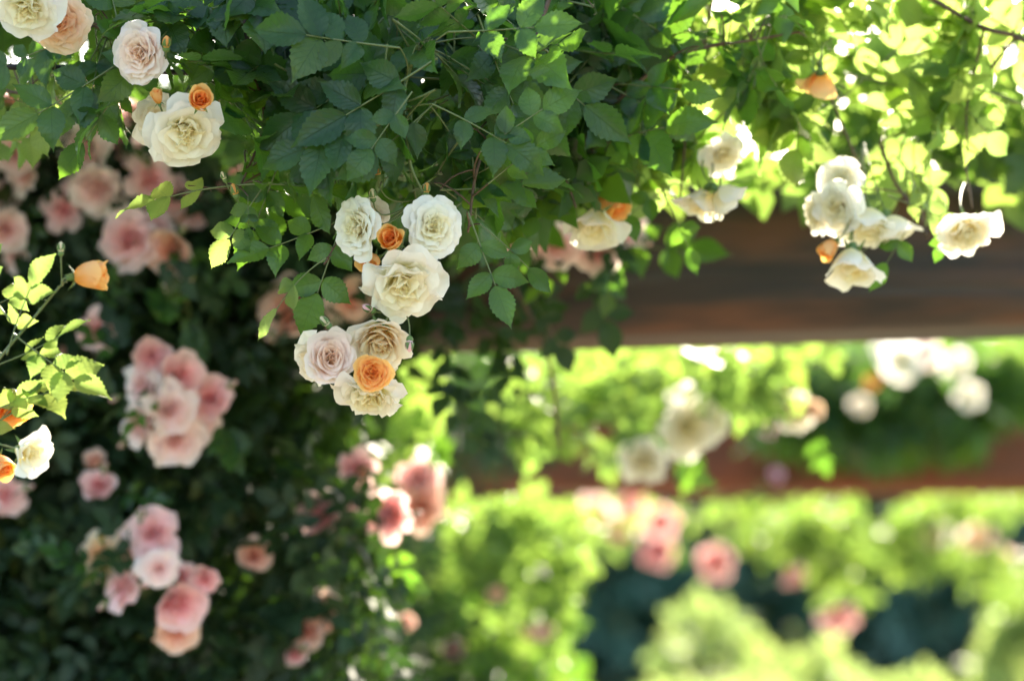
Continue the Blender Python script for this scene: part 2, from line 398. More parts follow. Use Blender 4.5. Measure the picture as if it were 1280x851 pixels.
# ------------------------------------------------------------------ blooms
def petal(L, Wd, r0, z0, phi0, phi1, cup, az, ruf, seed, nu=7, nv=7, fold=0.0):
    r = random.Random(seed); NS = 24; cr = [r0]; cz = [z0]
    for i in range(NS):
        v = (i + .5) / NS; ph = phi0 + (phi1 - phi0) * v ** 1.25
        cr.append(cr[-1] + L / NS * math.sin(ph)); cz.append(cz[-1] + L / NS * math.cos(ph))
    ca, sa = math.cos(az), math.sin(az); V = []; A = []; U = []
    p1, p2, k1 = r.random() * 6, r.random() * 6, r.uniform(2.5, 4.5); skew = r.uniform(-.12, .12)
    notch = r.uniform(.0, .07)
    for i in range(nv + 1):
        for j in range(nu + 1):
            u = 2 * j / nu - 1; v0 = i / nv
            v = v0 * (1 - .26 * abs(u) ** 2.4 + skew * u * .5 - notch * (1 - abs(u)) ** 3 + .025 * math.sin(k1 * 2.2 * u + p1))
            v = min(max(v, 0), 1)
            f = v * NS; a = min(int(f), NS - 1); g = f - a
            rr = cr[a] + (cr[a + 1] - cr[a]) * g; zz = cz[a] + (cz[a + 1] - cz[a]) * g
            ph = phi0 + (phi1 - phi0) * v ** 1.25
            hw = Wd / 2 * (.22 + .78 * math.sin(math.pi / 2 * min(1, v0 / .62)) ** .9)
            al = u * hw / cup
            t = cup * math.sin(al); nn = cup * (1 - math.cos(al))
            nn += ruf * L * v0 ** 3 * math.sin(k1 * u + p2) - .10 * L * v0 ** 6 * (1 + .5 * math.sin(2 * u + p1)) + fold * L * abs(u) * v0
            ri, zi = -math.cos(ph), math.sin(ph)
            rr += ri * nn; zz += zi * nn
            V.append((rr * ca - t * sa, rr * sa + t * ca, zz)); A.append(v0); U.append((u * .5 + .5, v0))
    Fc = [(i * (nu + 1) + j, i * (nu + 1) + j + 1, (i + 1) * (nu + 1) + j + 1, (i + 1) * (nu + 1) + j) for i in range(nv) for j in range(nu)]
    return V, Fc, A, U
# kind: petals, inner/outer opening (deg), inner/outer length, inner/outer width, cup, ruffle
KIND = {
    'rosette': dict(n=62, o=(-12, 84), p=(-6, 40), L=(.60, .98), W=(.34, 1.05), cup=(.16, .95), ruf=.075, pw=.95, r0=.40, z0=(.05, -.2), jit=13, fold=.30),
    'loose':   dict(n=40, o=(-15, 88), p=(-4, 46), L=(.55, 1.12), W=(.40, 1.25), cup=(.20, 1.2), ruf=.13, pw=.75, r0=.30, z0=(.03, -.22), jit=17, fold=.26),
    'cup':     dict(n=48, o=(-16, 26), p=(-4, 46), L=(.72, 1.16), W=(.40, 1.30), cup=(.16, .78), ruf=.055, pw=1.1, r0=.34, z0=(.10, -.2), jit=9, fold=.2),
    'goblet':  dict(n=22, o=(-14, -20), p=(-2, 42), L=(1.05, 1.42), W=(.50, 1.5), cup=(.14, .58), ruf=.03, pw=1.0, r0=.14, z0=(.06, -.2), jit=6, fold=.1),
    'pompon':  dict(n=46, o=(-22, 58), p=(-6, 48), L=(.62, 1.10), W=(.40, 1.10), cup=(.18, .8), ruf=.12, pw=1.0, r0=.36, z0=(.12, -.2), jit=18, fold=.3),
    'bell':    dict(n=15, o=(-10, 48), p=(0, 36), L=(.60, 1.22), W=(.45, 1.3), cup=(.25, 1.0), ruf=.10, pw=.8, r0=.25, z0=(.03, -.22), jit=12, fold=.15),
}
def bloom_petals(kind, R, seed, nu=7, nv=7):
    K = KIND[kind]; r = random.Random(seed); n = K['n']; out = []; az = r.random() * 6
    ir, orr = math.radians(K['o'][0]), math.radians(K['o'][1])
    for i in range(n):
        t = (i / (n - 1)); az += math.radians(137.5) + r.uniform(-.25, .25)
        te = t ** K['pw']
        L = R * (K['L'][0] + (K['L'][1] - K['L'][0]) * t) * r.uniform(.92, 1.08)
        Wd = R * (K['W'][0] + (K['W'][1] - K['W'][0]) * t) * r.uniform(.88, 1.1)
        ph1 = ir + (orr - ir) * te + math.radians(r.uniform(-1, 1) * K['jit'])
        ph0 = math.radians(K['p'][0] + (K['p'][1] - K['p'][0]) * t + r.uniform(-5, 5))
        cup = R * (K['cup'][0] + (K['cup'][1] - K['cup'][0]) * t)
        r0 = R * (.015 + K['r0'] * t ** 1.2) * r.uniform(.8, 1.2); z0 = R * (K['z0'][0] + (K['z0'][1] - K['z0'][0]) * t)
        V, Fc, A, U = petal(L, Wd, r0, z0, ph0, ph1, cup, az, K['ruf'] * r.uniform(.5, 1.6) * (1.7 if t < .4 else 1), r.randrange(10 ** 6), nu, nv, fold=K['fold'] * max(0, 1 - 2.2 * t) * r.uniform(-.4, 1))
        out.append((V, Fc, A, U, t))
    return out
def calyx_mesh(R, refl=1.0):
    mb = MB()
    mb.lathe([(R * .02, -R * .52), (R * .12, -R * .50), (R * .165, -R * .38), (R * .15, -R * .26), (R * .2, -R * .16), (R * .17, -R * .12)], 8)
    for k in range(5):
        a = k * 2 * math.pi / 5; rows = []
        for i in range(5):
            t = i / 4; rad = R * (.16 + .42 * t); z = R * (-.16 - refl * .20 * t - .1 * t * t * refl); wd = R * .11 * (1 - t) ** .7 + .0002
            for s in (-1, 0, 1):
                x, y = rad, s * wd; rows.append((x * math.cos(a) - y * math.sin(a), x * math.sin(a) + y * math.cos(a), z + abs(s) * R * .02))
        mb.add(rows, [(i * 3 + j, i * 3 + j + 1, i * 3 + j + 4, i * 3 + j + 3) for i in range(4) for j in range(2)])
    return mb.mesh('calyx', M['calyx'])
CAL = {}
def calyx():
    if 'c' not in CAL: CAL['c'] = calyx_mesh(1.0)
    return CAL['c']
def bloom(parent, kind, pos, axis, R, m, seed, label=None, roll=None):
    """in-focus rose: the bloom mesh is its stamen core, its petals and calyx are sub-parts"""
    axis = Vector(axis).normalized(); up = axis.orthogonal().normalized()
    up = Matrix.Rotation(seed * 1.7, 3, axis) @ up
    mt = frame(up, axis, Vector(pos) - parent.location)
    mb = MB(); mb.lathe([(R * .01, -R * .16), (R * .16, -R * .12), (R * .12, R * .02), (R * .01, R * .06)], 8)
    b = mobj('rose_bloom', mb.mesh('rose_bloom', M['stamen']), parent, mtx=mt)
    if label: b['label'] = label
    for V, Fc, A, U, t in bloom_petals(kind, R, seed):
        mobj('petal', mesh('petal', V, Fc, M[m], attrs={'pv': A, 'pt': [t] * len(A)}, uv=U), b)
    mobj('calyx', calyx(), b, mtx=Matrix.Diagonal((R, R, R, 1)))
    return b
FB = {}
def far_bloom(parent, kind, pos, axis, R, m, seed, label=None):
    key = (kind, m, seed % 5)
    if key not in FB:
        VV = []; FF = []; A = []; T = []; U = []
        for V, Fc, a, u, t in bloom_petals(kind, 1.0, seed % 5 + 70, 4, 4):
            b = len(VV); VV += V; FF += [tuple(i + b for i in q) for q in Fc]; A += a; T += [t] * len(a); U += u
        FB[key] = mesh('rose_bloom', VV, FF, M[m], attrs={'pv': A, 'pt': T}, uv=U)
    axis = Vector(axis).normalized(); up = Matrix.Rotation(seed * 1.3, 3, axis) @ axis.orthogonal().normalized()
    b = mobj('rose_bloom', FB[key], parent, mtx=frame(up, axis, Vector(pos) - parent.location, R))
    if label: b['label'] = label
    mobj('calyx', calyx(), b)
    return b
BUD = {}
def bud(parent, pos, axis, R, m, label=None):
    """closed bud: coloured tip, green cup and sepals as its calyx"""
    if m not in BUD:
        mb = MB(); mb.lathe([(.45, -.3), (.62, .1), (.60, .5), (.42, .95), (.18, 1.25), (.02, 1.35)], 12, lobes=5, amp=.06)
        me = mb.mesh('rose_bud', M[m]); n = len(me.vertices)
        me.attributes.new('pv', 'FLOAT', 'POINT').data.foreach_set('value', np.full(n, .5, dtype=np.float32))
        me.attributes.new('pt', 'FLOAT', 'POINT').data.foreach_set('value', np.full(n, .4, dtype=np.float32))
        BUD[m] = me
    if 'cal' not in BUD:
        mb = MB(); mb.lathe([(.05, -1.25), (.22, -1.15), (.5, -.85), (.55, -.5), (.38, -.2), (.6, .05), (.5, .1)], 10)
        for k in range(5):
            a = k * 2 * math.pi / 5; rows = []
            for i in range(6):
                t = i / 5; rad = .58 + .10 * math.sin(t * 3.1) - .16 * t * t + (.25 if k % 2 else 0) * t ** 3; z = -.05 + 1.2 * t; wd = .34 * (1 - t) ** .6 + .01
                for s in (-1, 0, 1): rows.append((rad * math.cos(a) - s * wd * math.sin(a), rad * math.sin(a) + s * wd * math.cos(a), z))
            mb.add(rows, [(i * 3 + j, i * 3 + j + 1, i * 3 + j + 4, i * 3 + j + 3) for i in range(5) for j in range(2)])
        BUD['cal'] = mb.mesh('calyx', M['calyx'])
    axis = Vector(axis).normalized()
    o = mobj('rose_bud', BUD[m], parent, mtx=frame(axis.orthogonal(), axis, Vector(pos) - parent.location, R))
    if label: o['label'] = label
    mobj('calyx', BUD['cal'], o)
    return o
def stem_obj(parent, p0, pos, axis, back, r=.0011):
    base = Vector(pos) - Vector(axis).normalized() * back
    L = (base - p0).length
    mb = MB(); mb.tube(bez(p0, base - Vector(axis).normalized() * min(.035, L * .5), base), r * 1.15, r, 6)
    # fine prickles and hairs of the pedicel
    mobj('stem', mb.mesh('stem', M['stem'], off=parent.location), parent)

def spray(label, joint, blooms=(), buds=(), far=False, group=None, cane=None, name='rose_spray', cat='rose spray'):
    """one flowering spray: everything on it moves together"""
    jp = P(*joint); t = thing(name, label, cat, jp, group)
    for b in blooms:
        kind, px, py, d, r, ax, m = b[:7]; lab = b[7] if len(b) > 7 else None
        a = W(*ax); R = r / F * d; c = P(px, py, d)
        R *= {'goblet': 1.35, 'cup': 1.06, 'bell': 1.0, 'loose': .92}.get(kind, .96)
        pos = c - a * R * (.75 if kind == 'goblet' else .38)
        seed = int(px * 13 + py * 7) % 9973
        (far_bloom if far else bloom)(t, kind, pos, a, R, m, seed, lab)
        stem_obj(t, jp, pos, a, R * .45, .0012 if not far else .002)
    for b in buds:
        px, py, d, r, ax, m = b[:6]; lab = b[6] if len(b) > 6 else None
        a = W(*ax); R = r / F * d; pos = P(px, py, d)
        bud(t, pos, a, R, m, lab); stem_obj(t, jp, pos, a, R * 1.1, .0009)
    if cane:
        mb = MB(); mb.tube(catmull([P(*q) for q in cane]), .0022, .0015, 7)
        mobj('cane', mb.mesh('cane', M['stem'], off=t.location), t)
    return t

CLEAR = [(443, 284, 42, 3.44), (543, 284, 42, 3.42), (504, 360, 50, 3.42), (488, 297, 25, 3.4), (461, 328, 18, 3.47), (173, 66, 40, 3.44), (228, 165, 56, 3.44), (251, 124, 24, 3.38), (33, 12, 48, 3.42), (76, 30, 42, 3.48),
         (744, 285, 46, 3.92), (893, 250, 55, 3.95), (905, 195, 25, 4.0), (1025, 104, 42, 3.94), (1067, 338, 42, 3.92), (1065, 275, 62, 3.98), (1210, 293, 44, 3.92), (768, 258, 26, 3.95)]
def covers_bloom(p):
    v = p - Vector((0, 0, CAMZ)); dep = v.dot(FWD); x = 640 + v.x / dep * F; y = 425.5 - v.dot(UP) / dep * F
    return any(dep < d + .03 and (x - cx) ** 2 + (y - cy) ** 2 < (r + 8) ** 2 for cx, cy, r, d in CLEAR)
# ------------------------------------------------------------------ leafy branches
def branch(label, cane, poly, d0, d1, n, kind='leaf', size=.092, nprefer=(0, -.75, .55), jit=.75, down=.35, clump=0, group='leafy rose branches over the pergola', hero=(), keep=None, r=.0032, sunlit_share=0.0, back=None, cmat='twig'):
    cp = catmull([P(*q) for q in cane], 8); t = thing('rose_branch', label, 'rose branch', cp[0], group)
    mb = MB(); mb.tube(cp, r, r * .45, 8)
    pts = sample(poly, d0, d1, n, clump, keep=keep) if poly else []
    for p in pts:
        near = min(cp, key=lambda q: (q - p).length); o = (p - near); o = o.normalized() if o.length > .01 else rvec()
        d = (o * .8 + rvec() * .75 + Vector((0, -.1, -down))).normalized()
        nn = (Vector(nprefer) + rvec() * jit).normalized(); s = size * rng.uniform(.78, 1.2)
        base = p - d * s * .8
        if any(covers_bloom(base + d * s * k) for k in (0, .4, .8, 1.15, 1.5)): continue
        comp_leaf(t, 'leaf_young' if rng.random() < sunlit_share else kind, rng.randrange(6), base, d, nn, s)
        if (base - near).length < .08:
            mid = (base + near) * .5 + Vector((0, 0, .01)) - d * .01; mb.tube(bez(near, mid, base, 5), .0014, .0009, 5)
    for h in hero:      # (px, py, d, angle in degrees on the picture, depth tilt, length px, template, kind)
        px, py, d, ang, dz, ln, k, kd, nr = h
        a = math.radians(ang); dr = W(math.cos(a), math.sin(a), dz); base = P(px, py, d)
        comp_leaf(t, kd, k, base, dr, W(*nr), ln / F * d)
        near = min(cp, key=lambda q: (q - base).length)
        if (near - base).length > .004: mb.tube(bez(near, (near + base) * .5 - dr * .01, base, 5), .0014, .001, 5)
    for k in range(2, len(cp) - 1, 2):
        a = rvec(); tn = (cp[k + 1] - cp[k - 1]).normalized(); a = (a - tn * a.dot(tn)).normalized(); rad = r * (1 - .55 * k / len(cp))
        mb.tube([cp[k] + a * rad * .6, cp[k] + a * (rad + .002), cp[k] + a * (rad + .0045) - tn * .0012], .0013, .0002, 5)
    mobj('cane', mb.mesh('cane', M[cmat], off=t.location), t)
    if back:
        for b in back: mass(t, *b[:7], **(b[7] if len(b) > 7 else {}))
    return t

# ================================================================== THE SETTING
def structure(name, me, loc=(0, 0, 0)):
    o = mobj(name, me, None, loc); o['kind'] = 'structure'; return o
def sheet(name, x0, x1, y0, y1, z, m, nx=1, ny=1):
    V = [(x0 + (x1 - x0) * i / nx, y0 + (y1 - y0) * j / ny, z) for j in range(ny + 1) for i in range(nx + 1)]
    Fc = [(j * (nx + 1) + i, j * (nx + 1) + i + 1, (j + 1) * (nx + 1) + i + 1, (j + 1) * (nx + 1) + i) for j in range(ny) for i in range(nx)]
    return structure(name, mesh(name, V, Fc, m, smooth=False))
sheet('ground', -600, 600, -600, 900, 0, M['grass'])
sheet('path', -1.9, 1.9, -30, 16, .004, M['gravel'])

def beam_mesh(Lx, Dy, Hz, rad, seed, m, nseg=60, name='beam'):
    """squared old timber with worn edges and long shakes"""
    r = random.Random(seed); prof = []
    for cx, cy, a0 in ((1, -1, -90), (1, 1, 0), (-1, 1, 90), (-1, -1, 180)):
        for k in range(4):
            a = math.radians(a0 + k * 30)
            prof.append((cx * (Dy / 2 - rad) + rad * math.cos(a), cy * (Hz / 2 - rad) + rad * math.sin(a)))
    # split the flat sides for shakes
    P2 = []
    for i in range(len(prof)):
        a, b = prof[i], prof[(i + 1) % len(prof)]; P2.append(a)
        if math.dist(a, b) > .06:
            k = int(math.dist(a, b) / .02)
            for q in range(1, k): P2.append((a[0] + (b[0] - a[0]) * q / k, a[1] + (b[1] - a[1]) * q / k))
    V = []; n = len(P2)
    for i in range(nseg + 1):
        x = -Lx / 2 + Lx * i / nseg
        for j, (y, z) in enumerate(P2):
            q = noise.noise(Vector((x * .8, y * 26 + seed, z * 26))); s = 1 + .012 * noise.noise(Vector((x * .7, seed, 3))) - .05 * max(0, q - .25)
            wob = .010 * noise.noise(Vector((x * .5, 0, seed)))
            V.append((x, y * s, z * s + wob))
    Fc = [(i * n + j, i * n + (j + 1) % n, (i + 1) * n + (j + 1) % n, (i + 1) * n + j) for i in range(nseg) for j in range(n)]
    b = len(V); V += [(-Lx / 2, 0, 0), (Lx / 2, 0, 0)]
    for j in range(n):
        Fc.append((b, (j + 1) % n, j, b)); Fc.append((b + 1, nseg * n + j, nseg * n + (j + 1) % n, b + 1))
    Vn = np.array(V); me = bpy.data.meshes.new(name)
    me.from_pydata([tuple(v) for v in Vn], [], [tuple(dict.fromkeys(f)) for f in Fc]); me.materials.append(m)
    me.polygons.foreach_set('use_smooth', [len(p.vertices) == 4 for p in me.polygons]); me.update(); return me
def tag(o, label, cat, group=None):
    o['label'] = label; o['category'] = cat
    if group: o['group'] = group
    return o
tag(mobj('pergola_beam', beam_mesh(5.0, .36, .28, .055, 3, M['beam']), None, (.35, 5.10, 2.185)), 'thick dark brown weathered timber crossing high behind the white roses', 'beam', 'cross beams of the pergola').rotation_euler.y = -.022
tag(mobj('pergola_beam', beam_mesh(5.2, .36, .34, .05, 8, M['beam_red']), None, (.0, 11.4, 2.15)), 'red-brown timber half hidden by leaves, farther and lower than the dark one', 'beam', 'cross beams of the pergola')
def post(x, y, label, h, wd=.26, m='beam_red'):
    me = beam_mesh(h, wd, wd, .03, int(x * 10 + y), M[m], 20, 'pergola_post'); o = mobj('pergola_post', me, None, (x, y, h / 2)); o.rotation_euler = (0, -math.pi / 2, 0)
    return tag(o, label, 'post', 'posts of the pergola')
post(2.62, 5.1, 'dark timber post carrying the right end of the near beam', 2.04, .22, 'beam')
post(-1.75, 5.1, 'dark timber post hidden in the rose bush under the near beam', 2.04, .22, 'beam')
post(2.45, 11.4, 'red-brown timber post under the right end of the far beam', 1.99)
post(-.17, 11.4, 'red-brown timber post showing through dark leaves between the two beams', 1.99, .30)

# ================================================================== THE PINK ROSE BUSH AND ITS ROSES
bushpoly = [(-120, 150), (20, 120), (120, 100), (330, 110), (420, 120), (500, 200), (540, 300), (520, 400), (480, 450), (450, 500), (450, 600), (490, 700), (510, 900), (500, 1850), (-260, 1850), (-200, 400)]
tb = thing('rose_bush', 'tall dense dark green rose bush covered in pink roses', 'rose bush', (-.75, 5.6, 0))
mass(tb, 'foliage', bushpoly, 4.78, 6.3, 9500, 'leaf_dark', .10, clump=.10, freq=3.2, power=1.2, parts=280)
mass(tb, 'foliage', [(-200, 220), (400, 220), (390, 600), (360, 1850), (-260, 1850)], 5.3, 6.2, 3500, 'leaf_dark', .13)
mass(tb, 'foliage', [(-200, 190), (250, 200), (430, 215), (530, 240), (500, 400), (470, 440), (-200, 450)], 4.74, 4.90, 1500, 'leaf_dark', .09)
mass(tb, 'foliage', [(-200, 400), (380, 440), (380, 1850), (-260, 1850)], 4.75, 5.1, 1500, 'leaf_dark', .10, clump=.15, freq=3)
mb = MB()
for k in range(6):
    x = -1.25 + k * .14; mb.tube(catmull([(x * .7 - .2, 5.7, 0), (x * .9, 5.6 + .1 * math.sin(k), .8), (x, 5.5, 1.5), (x + .1 * math.sin(k * 2), 5.3, 2.1)]), .012, .004, 6)
mobj('cane', mb.mesh('cane', M['twig'], off=tb.location), tb)
def fs(label, joint, bl, bu=(), grp='pink rose sprays on the bush behind'):
    dz = .26 if grp == 'pink rose sprays on the bush behind' and joint[2] < 5.35 else 0
    joint = (joint[0], joint[1], joint[2] - dz); bu = [(b[0], b[1], b[2] - dz) + tuple(b[3:]) for b in bu]
    t = spray(label, joint, [(random.Random(x * y).choice(['pompon', 'pompon', 'cup', 'loose']) if k == 'rosette' else k, x, y, d, r * (1.06 if d < 7 else .88), jx(ax, x, y), m) for (k, x, y, d, r, ax, m) in [(b[0], b[1], b[2], b[3] - dz) + tuple(b[4:]) for b in bl]], bu, far=True, group=grp)
    q = random.Random(int(joint[0] * 3 + joint[1])); big = joint[2] < 6
    for b in list(bl)[:5]:
        a = q.uniform(0, 6.28); x, y, d, r = b[1] + math.cos(a) * b[4] * 1.05, b[2] - math.sin(a) * b[4] * 1.05, b[3] - dz + q.uniform(-.02, .06), b[4]
        dr = W(math.cos(a), math.sin(a) - .3, q.uniform(-.2, .5))
        for _ in range(2 if big else 1):
            mobj('leaf', merged_mesh('leaf_dark' if big and q.random() < .5 else 'leaf', q.randrange(4)), t, mtx=frame((dr + rvec(q) * .5), (Vector((0, -.7, .6)) + rvec(q) * .5), P(x, y, d) - t.location, .075 if big else .08))
        if big and q.random() < .6:
            a += 1.5; x, y = b[1] + math.cos(a) * r * 1.2, b[2] - math.sin(a) * r * 1.2
            ax = W(math.cos(a), math.sin(a), .4); pos = P(x, y, d - .03); bud(t, pos, ax, 6.5 / F * d, 'pink'); stem_obj(t, P(*joint), pos, ax, .01, .0012)
    return t
def jx(ax, x, y):
    q = random.Random(int(x * 31 + y)); return (ax[0] + q.uniform(-.55, .55), ax[1] + q.uniform(-.5, .5), ax[2])
A0 = (0, 0, 1); AU = (0, .4, 1); AD = (.1, -.4, 1); AL = (-.4, .1, 1); AR = (.4, .1, 1)
fs('pale pink rose and smaller one cut off at the left edge, upper', (5, 240, 5.1), [('rosette', 20, 190, 4.95, 27, AL, 'pale_pink'), ('rosette', 6, 245, 5.0, 20, AL, 'pink'), ('rosette', 8, 288, 4.95, 25, AD, 'pale_pink'), ('rosette', -25, 230, 5.0, 30, AL, 'pink')])
fs('upper spray of large pale and deeper pink roses under the cream bloom', (120, 210, 5.2), [('rosette', 103, 187, 4.95, 32, A0, 'pale_pink'), ('rosette', 70, 148, 5.05, 32, AU, 'pale_pink'), ('rosette', 152, 152, 5.1, 34, AU, 'pink'), ('rosette', 165, 180, 5.2, 30, AR, 'pink'), ('rosette', 48, 130, 5.2, 22, AU, 'pale_pink'), ('rosette', 122, 238, 4.95, 33, AD, 'pale_pink'), ('rosette', 95, 240, 5.0, 22, AL, 'pink')])
fs('crowd of bright pink roses highest on the bush under the iron rail', (150, 180, 5.2), [('rosette', 40, 160, 4.98, 26, AU, 'pale_pink'), ('rosette', 128, 150, 5.0, 30, AU, 'pink'), ('rosette', 182, 196, 5.0, 24, AR, 'pale_pink'), ('rosette', 28, 215, 4.98, 24, AL, 'pale_pink'), ('rosette', 80, 262, 5.0, 24, AD, 'pink'), ('rosette', 240, 262, 5.02, 26, AR, 'pink'), ('rosette', 285, 120, 5.1, 24, AU, 'pale_pink'), ('rosette', 20, 320, 5.0, 20, AL, 'pale_pink')])
fs('soft pale roses high on the bush between the left edge and the open white rose', (60, 200, 5.2), [('rosette', 60, 205, 5.1, 26, AL, 'pale_pink'), ('rosette', 232, 150, 5.2, 28, AR, 'pink'), ('rosette', 262, 205, 5.15, 26, AR, 'pale_pink'), ('rosette', 12, 140, 5.2, 26, AU, 'pink'), ('rosette', 98, 128, 5.25, 28, AU, 'pink'), ('rosette', 300, 235, 5.2, 24, A0, 'pink')])
fs('three pink roses below the large open white rose', (215, 270, 5.2), [('rosette', 188, 225, 4.95, 27, A0, 'pink'), ('rosette', 210, 245, 5.0, 26, AR, 'pink'), ('rosette', 160, 222, 5.1, 24, AU, 'pale_pink')])
fs('bright pink rose beside a peach one at the height of the apricot bloom', (190, 330, 5.1), [('rosette', 162, 297, 4.9, 34, A0, 'pink'), ('rosette', 190, 285, 4.95, 24, AU, 'pink'), ('rosette', 213, 314, 4.9, 27, AD, 'salmon')])
fs('two dim pink roses behind the glowing leaves', (270, 330, 5.3), [('rosette', 250, 288, 5.1, 25, AD, 'pink'), ('rosette', 284, 262, 5.2, 24, AR, 'pink'), ('rosette', 300, 150, 5.2, 26, AR, 'pink'), ('rosette', 320, 290, 5.2, 22, AR, 'pale_pink')])
fs('small pale rose with two red buds on an upright stem', (232, 420, 5.0), [('cup', 224, 362, 4.9, 17, AU, 'pale_pink')], [(238, 348, 4.88, 9, (.3, 1, .3), 'pink'), (208, 361, 4.88, 8, (-.5, 1, .2), 'pink')])
fs('pink rose with deep pink heart on the left of the bush', (110, 450, 5.2), [('rosette', 120, 413, 4.9, 24, A0, 'pink'), ('rosette', 75, 432, 5.05, 26, AL, 'pale_pink'), ('rosette', 105, 440, 5.05, 20, AD, 'pale_pink')])
fs('largest cluster of pink roses packed tightly in the middle of the bush', (215, 500, 5.15), [('cup', 190, 446, 4.85, 23, AU, 'pink'), ('rosette', 176, 482, 4.85, 29, AL, 'pale_pink'), ('cup', 227, 468, 4.83, 26, A0, 'pink'), ('rosette', 262, 497, 4.86, 27, AR, 'pink'), ('rosette', 176, 528, 4.86, 28, AL, 'pale_pink'), ('rosette', 214, 512, 4.8, 30, A0, 'pale_pink'), ('rosette', 219, 549, 4.84, 32, AD, 'pale_pink'), ('rosette', 250, 525, 4.88, 26, AR, 'pale_pink'), ('rosette', 205, 480, 4.9, 26, AU, 'salmon')])
fs('half hidden salmon roses between the near leaves and the white cluster', (380, 380, 5.3), [('rosette', 362, 386, 5.0, 34, AL, 'salmon'), ('rosette', 345, 400, 5.05, 26, AL, 'pink'), ('rosette', 438, 378, 5.0, 30, A0, 'salmon'), ('rosette', 425, 350, 5.1, 26, AU, 'salmon'), ('rosette', 388, 410, 5.05, 22, AD, 'salmon')])
fs('single pink rose at the left edge below the open white rose', (5, 640, 5.1), [('rosette', 6, 620, 4.95, 26, AL, 'pink'), ('rosette', -30, 640, 4.95, 26, AL, 'pink')])
fs('small dim pink rose between the big cluster and the bottom one', (130, 640, 5.2), [('cup', 123, 606, 4.95, 19, AU, 'pink'), ('cup', 118, 575, 5.0, 13, AU, 'salmon')])
fs('bottom left cluster of pink roses with a yellowish peach one at its left', (190, 700, 5.1), [('rosette', 192, 665, 4.85, 31, AU, 'pink'), ('rosette', 122, 692, 4.9, 29, AL, 'peach'), ('rosette', 155, 683, 4.93, 20, AU, 'salmon'), ('rosette', 152, 731, 4.85, 28, AL, 'pink'), ('rosette', 199, 710, 4.8, 23, A0, 'pale_pink'), ('cup', 256, 724, 4.85, 17, AR, 'pink'), ('rosette', 224, 755, 4.84, 30, A0, 'pink'), ('rosette', 221, 791, 4.88, 25, AD, 'salmon'), ('rosette', 230, 722, 4.92, 17, AR, 'pink')], [(177, 645, 4.85, 9, (0, 1, .2), 'pink'), (127, 672, 4.85, 7, (-.2, 1, .2), 'apricot'), (183, 727, 4.82, 10, (0, -.2, 1), 'pink')])
fs('lone dull salmon rose right of the bottom cluster', (325, 720, 5.2), [('cup', 318, 693, 5.05, 20, AR, 'salmon')])
fs('salmon rose spray drooping near the bottom, lowest on the bush', (400, 760, 5.3), [('rosette', 405, 764, 5.1, 23, AU, 'salmon'), ('rosette', 384, 788, 5.1, 23, AL, 'salmon'), ('cup', 369, 818, 5.1, 13, AD, 'pink')])
fs('pink rose left of the one with a leaf across it', (410, 660, 5.4), [('rosette', 400, 643, 4.85, 24, A0, 'pink'), ('rosette', 412, 627, 4.85, 15, AU, 'pale_pink')])
fs('two pink roses one above the other right of the bush centre', (455, 640, 5.7), [('rosette', 446, 583, 4.9, 22, AU, 'pink'), ('bell', 444, 622, 4.9, 18, AD, 'lilac'), ('rosette', 487, 643, 4.9, 28, A0, 'pink')])
fs('sunlit pink roses at the right side of the bush', (525, 660, 5.9), [('rosette', 524, 600, 5.7, 25, AU, 'pink'), ('rosette', 526, 634, 5.7, 27, AD, 'salmon'), ('rosette', 508, 776, 5.9, 11, A0, 'salmon')])

# dark leaves that hang over the near beam
td = branch('dark shaded branch draped over the near beam left of centre', [(500, 180, 4.9), (600, 300, 4.75), (680, 430, 4.72), (700, 560, 4.8)], None, 0, 0, 0, r=.006,
            back=[('foliage', [(480, 160), (690, 200), (690, 310), (650, 400), (670, 450), (640, 540), (590, 560), (540, 450), (500, 400), (480, 300)], 4.72, 4.9, 12, 'leaf_dark', .095, dict(clump=.24, freq=6, parts=48))])
tt = branch('bluish drooping leaves hanging on the beam below the glowing white rose', [(700, 180, 4.8), (730, 290, 4.72), (800, 330, 4.65)], None, 0, 0, 0, kind='leaf',
            hero=[(745, 300, 4.62, -10, .2, 110, 2, 'leaf', (.1, .5, 1)), (730, 320, 4.66, -70, .2, 85, 0, 'leaf_dark', (0, .4, 1)), (665, 370, 4.7, -60, .1, 70, 3, 'leaf_dark', (0, .4, 1))])
fs('row of soft pink roses just behind the glowing white rose', (720, 280, 4.8), [('rosette', 651, 312, 4.62, 17, AD, 'pink'), ('rosette', 694, 308, 4.6, 27, AD, 'pale_pink'), ('rosette', 745, 318, 4.6, 24, AD, 'pale_pink'), ('rosette', 782, 285, 4.6, 26, AR, 'pale_pink')], grp='pink roses by the near beam')

# ================================================================== FOLIAGE BETWEEN AND UNDER THE BEAMS
tm = thing('climbing_rose', 'bright backlit climbing rose hanging between the two beams', 'climbing rose', P(860, 380, 6.4))
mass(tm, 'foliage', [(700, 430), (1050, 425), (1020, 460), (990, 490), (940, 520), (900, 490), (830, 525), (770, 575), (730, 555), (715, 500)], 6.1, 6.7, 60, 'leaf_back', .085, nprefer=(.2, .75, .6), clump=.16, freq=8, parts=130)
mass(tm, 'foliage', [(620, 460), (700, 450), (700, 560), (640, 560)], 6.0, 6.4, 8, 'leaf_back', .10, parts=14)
mb = MB(); mb.tube(catmull([P(700, 300, 6.4), P(800, 400, 6.5), P(900, 470, 6.5), P(1040, 450, 6.6)]), .006, .003, 6); mobj('cane', mb.mesh('cane', M['twig'], off=tm.location), tm)
fs('cream double rose between the beams with sunlit shoulders', (870, 490, 6.4), [('loose', 862, 535, 6.2, 36, AD, 'white'), ('loose', 888, 525, 6.25, 26, AR, 'white'), ('bell', 855, 498, 6.3, 22, AL, 'white')], grp='pale roses between the beams')
